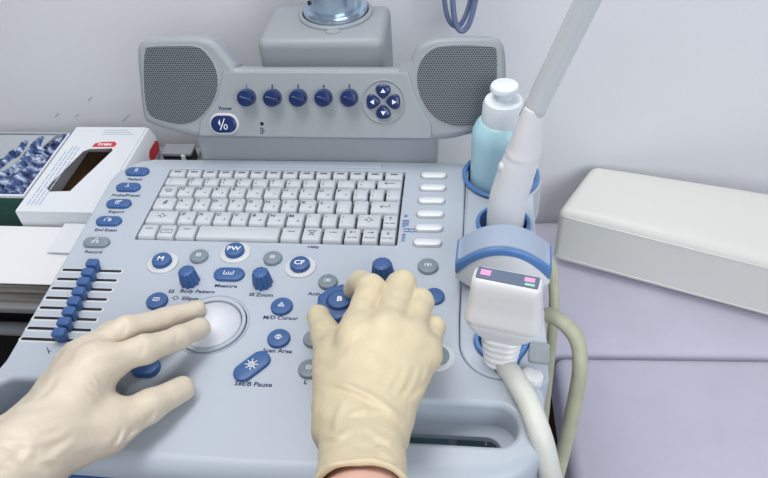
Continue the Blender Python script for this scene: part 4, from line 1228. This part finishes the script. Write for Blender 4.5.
# --- right hand: thumb and index finger on the B knob
RW = at(365, 424, 0.056)
RMc = {'i': at(357, 338, 0.064), 'm': at(386, 332, 0.066), 'r': at(408, 340, 0.060), 'p': at(423, 354, 0.050)}
Rr = {
    'i': [RMc['i'], at(371, 289, 0.056), at(361, 283.5, 0.040), at(353, 290.5, 0.0245)],
    'm': [RMc['m'], at(402, 285, 0.052), at(398, 285, 0.032), at(392, 288, 0.0140)],
    'r': [RMc['r'], at(420, 302, 0.046), at(417, 302, 0.028), at(410, 306, 0.0110)],
    'p': [RMc['p'], at(432.5, 329, 0.038), at(430, 330, 0.023), at(424, 334, 0.0100)],
    't': [at(340, 405, 0.050), at(336, 362, 0.046), at(326, 335, 0.036), at(318.5, 316.5, 0.0260)]}
RRd = {'i': [12, 10.6, 9.2, 7.8], 'm': [12, 10.4, 9.2, 7.8], 'r': [11.5, 9.6, 8.6, 7.4], 'p': [11, 9.0, 8.0, 7.0], 't': [15, 13.2, 11.0, 9.2]}
ra = at(357, 520, 0.100)
cuff = at(361.5, 490, 0.0830)
allp = [p for c in Rr.values() for p in c] + [RW, cuff]
lo, hi = bounds(allp, 0.042)
fr = Field(lo, hi, 0.0012)
rside = (RMc['p'] - RMc['i']).normalized()
palm = None
for key, off, r0, r1 in (('i', -0.010, 14.5, 13), ('m', -0.003, 16, 13), ('r', 0.004, 15, 12.5), ('p', 0.010, 14, 12)):
    c = fr.cap(RW + rside * off, RMc[key], r0 * mm_, r1 * mm_)
    palm = c if palm is None else smin(palm, c, 0.012)
adir = (cuff - RW).normalized()
hs = Vector((1, 0, 0)); hs = (hs - adir * hs.dot(adir)).normalized()
tubeL = fr.cap(RW - hs * 0.009 - adir * 0.006, cuff - hs * 0.0082 + adir * 0.02, 0.0175, 0.0160)
tubeR = fr.cap(RW + hs * 0.007 - adir * 0.006, cuff + hs * 0.0082 + adir * 0.02, 0.0175, 0.0160)
arm = smin(tubeL, tubeR, 0.018)
f = smin(palm, arm, 0.016)
f = smin(f, fr.cap(RW - hs * 0.014, Rr['t'][1], 0.016, 0.0140), 0.014)
fing = None
for key in 'imrp':
    c = fr.chain(Rr[key], [r * mm_ for r in RRd[key]])
    fing = c if fing is None else smin(fing, c, 0.0018)
f = smin(f, fing, 0.008)
f = smin(f, fr.chain(Rr['t'], [r * mm_ for r in RRd['t']]), 0.009)
f = smin(f, fr.cap(at(345, 345, 0.050), at(352, 330, 0.052), 0.009, 0.008), 0.012)
f_plain = f.copy()
for (a, b, dp, w, bw) in (((328, 381, .080), (408, 424, .078), -2.0, .0022, -.004), ((346, 414, .092), (402, 421, .080), -1.1, .0018, -.004), ((322, 436, .086), (352, 428, .094), -1.0, .0018, .002),
                          ((350, 446, .098), (392, 436, .094), 1.0, .0022, .003), ((366, 424, .095), (396, 442, .09), -1.0, .0018, .002), ((326, 452, .09), (372, 458, .1), .8, .0022, .003), ((344, 400, .088), (336, 440, .09), -.8, .0020, .002), ((380, 446, .094), (398, 462, .09), -.9, .0018, .001),
                          ((398, 400, .074), (416, 362, .068), 1.2, .0020, .002), ((406, 402, .07), (426, 362, .06), 1.2, .0018, .002), ((388, 394, .08), (404, 360, .074), .9, .0020, .002), ((414, 396, .06), (434, 362, .052), 1.0, .0016, .002), ((378, 388, .084), (392, 364, .08), .6, .002, .001),
                          ((312, 334, .044), (334, 327, .048), .5, .0014, .001), ((314, 342, .048), (338, 335, .05), .5, .0014, .001), ((316, 350, .05), (338, 344, .054), .5, .0014, .001), ((328, 362, .06), (350, 340, .06), .6, .0018, .002),
                          ((358, 298, .064), (382, 294, .066), .35, .0016, 0), ((390, 298, .062), (414, 292, .062), .35, .0016, 0), ((408, 312, .056), (430, 306, .056), .35, .0015, 0)):
    f = f + crease(fr, at(*a), at(*b), dp * mm_, w, bw)
P = fr.P
f = f + 0.00045 * np.sin(P[..., 0] * 240 + 2 * np.sin(P[..., 1] * 130)) * np.sin(P[..., 1] * 190 + P[..., 2] * 170)
# open cuff with a rolled rim
pl_n = np.array(tuple((adir + Vector((0, 0, -0.15))).normalized()), np.float32)
dpl = (P - np.array(tuple(cuff), np.float32)) @ pl_n
rim = np.sqrt(f ** 2 + (dpl + 0.0008) ** 2) - 0.0019
hollow = np.maximum(np.maximum(f_plain, f) + 0.0020, -(dpl + 0.024))
f = np.maximum(f, dpl)
f = np.maximum(f, -hollow)
f = smin(f, np.where(np.abs(dpl) < 0.006, rim, 1.0), 0.0012)
rh = thing('gloved_hand', 'right hand in a cream latex glove gripping the B knob, cuff open at the wrist', 'hand', (RW.x, RW.y, 0.0), 'gloved hands on the console')
mesh_field('glove', f, fr, M['glove'], rh, 1)
# the bare forearm inside the cuff
far = cuff + adir * 0.115
S = []
n = 26
vdir = adir.cross(hs).normalized()
for k in range(14):
    t = k / 13
    c = cuff - adir * 0.020 + (far - cuff + adir * 0.020) * t
    rx = 0.0190 + 0.012 * t; ry = 0.0122 + 0.014 * t
    S.append([tuple(c + hs * rx * math.cos(2 * PI * j / n) + vdir * ry * math.sin(2 * PI * j / n)) for j in range(n)])
add('forearm', *loft(S), M['skin'], rh, smooth=180)

# ------------------------------------------------------------------ lift everything onto its floor
for o in bpy.data.objects:
    if o.parent is None and o.type in ('MESH', 'EMPTY'):
        o.location.z += UP

# ------------------------------------------------------------------ light
sc = bpy.context.scene
w = bpy.data.worlds.new('room_light'); sc.world = w
w.use_nodes = True
nt = w.node_tree
bg = nt.nodes['Background']
bg.inputs['Color'].default_value = (0.90, 0.94, 1.0, 1)
bg.inputs['Strength'].default_value = 0.22

def area(name, loc, target, sx, sy, power, col=(1, 1, 1)):
    ld = bpy.data.lights.new(name, 'AREA')
    ld.shape = 'RECTANGLE'; ld.size = sx; ld.size_y = sy; ld.energy = power; ld.color = col
    o = bpy.data.objects.new(name, ld); COL.objects.link(o)
    o.location = loc
    o.rotation_euler = (Vector(target) - Vector(loc)).to_track_quat('-Z', 'Y').to_euler()
    return o
area('ceiling_lamp', (-0.02, 0.02, UP + 1.20), (0.08, -0.06, UP), 1.3, 0.36, 13.2, (1, 0.985, 0.96))
area('front_fill_light', (1.1, -1.85, UP + 1.15), (0.3, 0.2, UP), 1.5, 1.2, 33, (0.92, 0.96, 1.0))  # unseen fill, added to brighten the wall and the cushion front

sc.view_settings.view_transform = 'Standard'
sc.view_settings.look = 'None'
sc.view_settings.exposure = 0.0
sc.view_settings.gamma = 1.0
sc.view_settings.use_curve_mapping = False
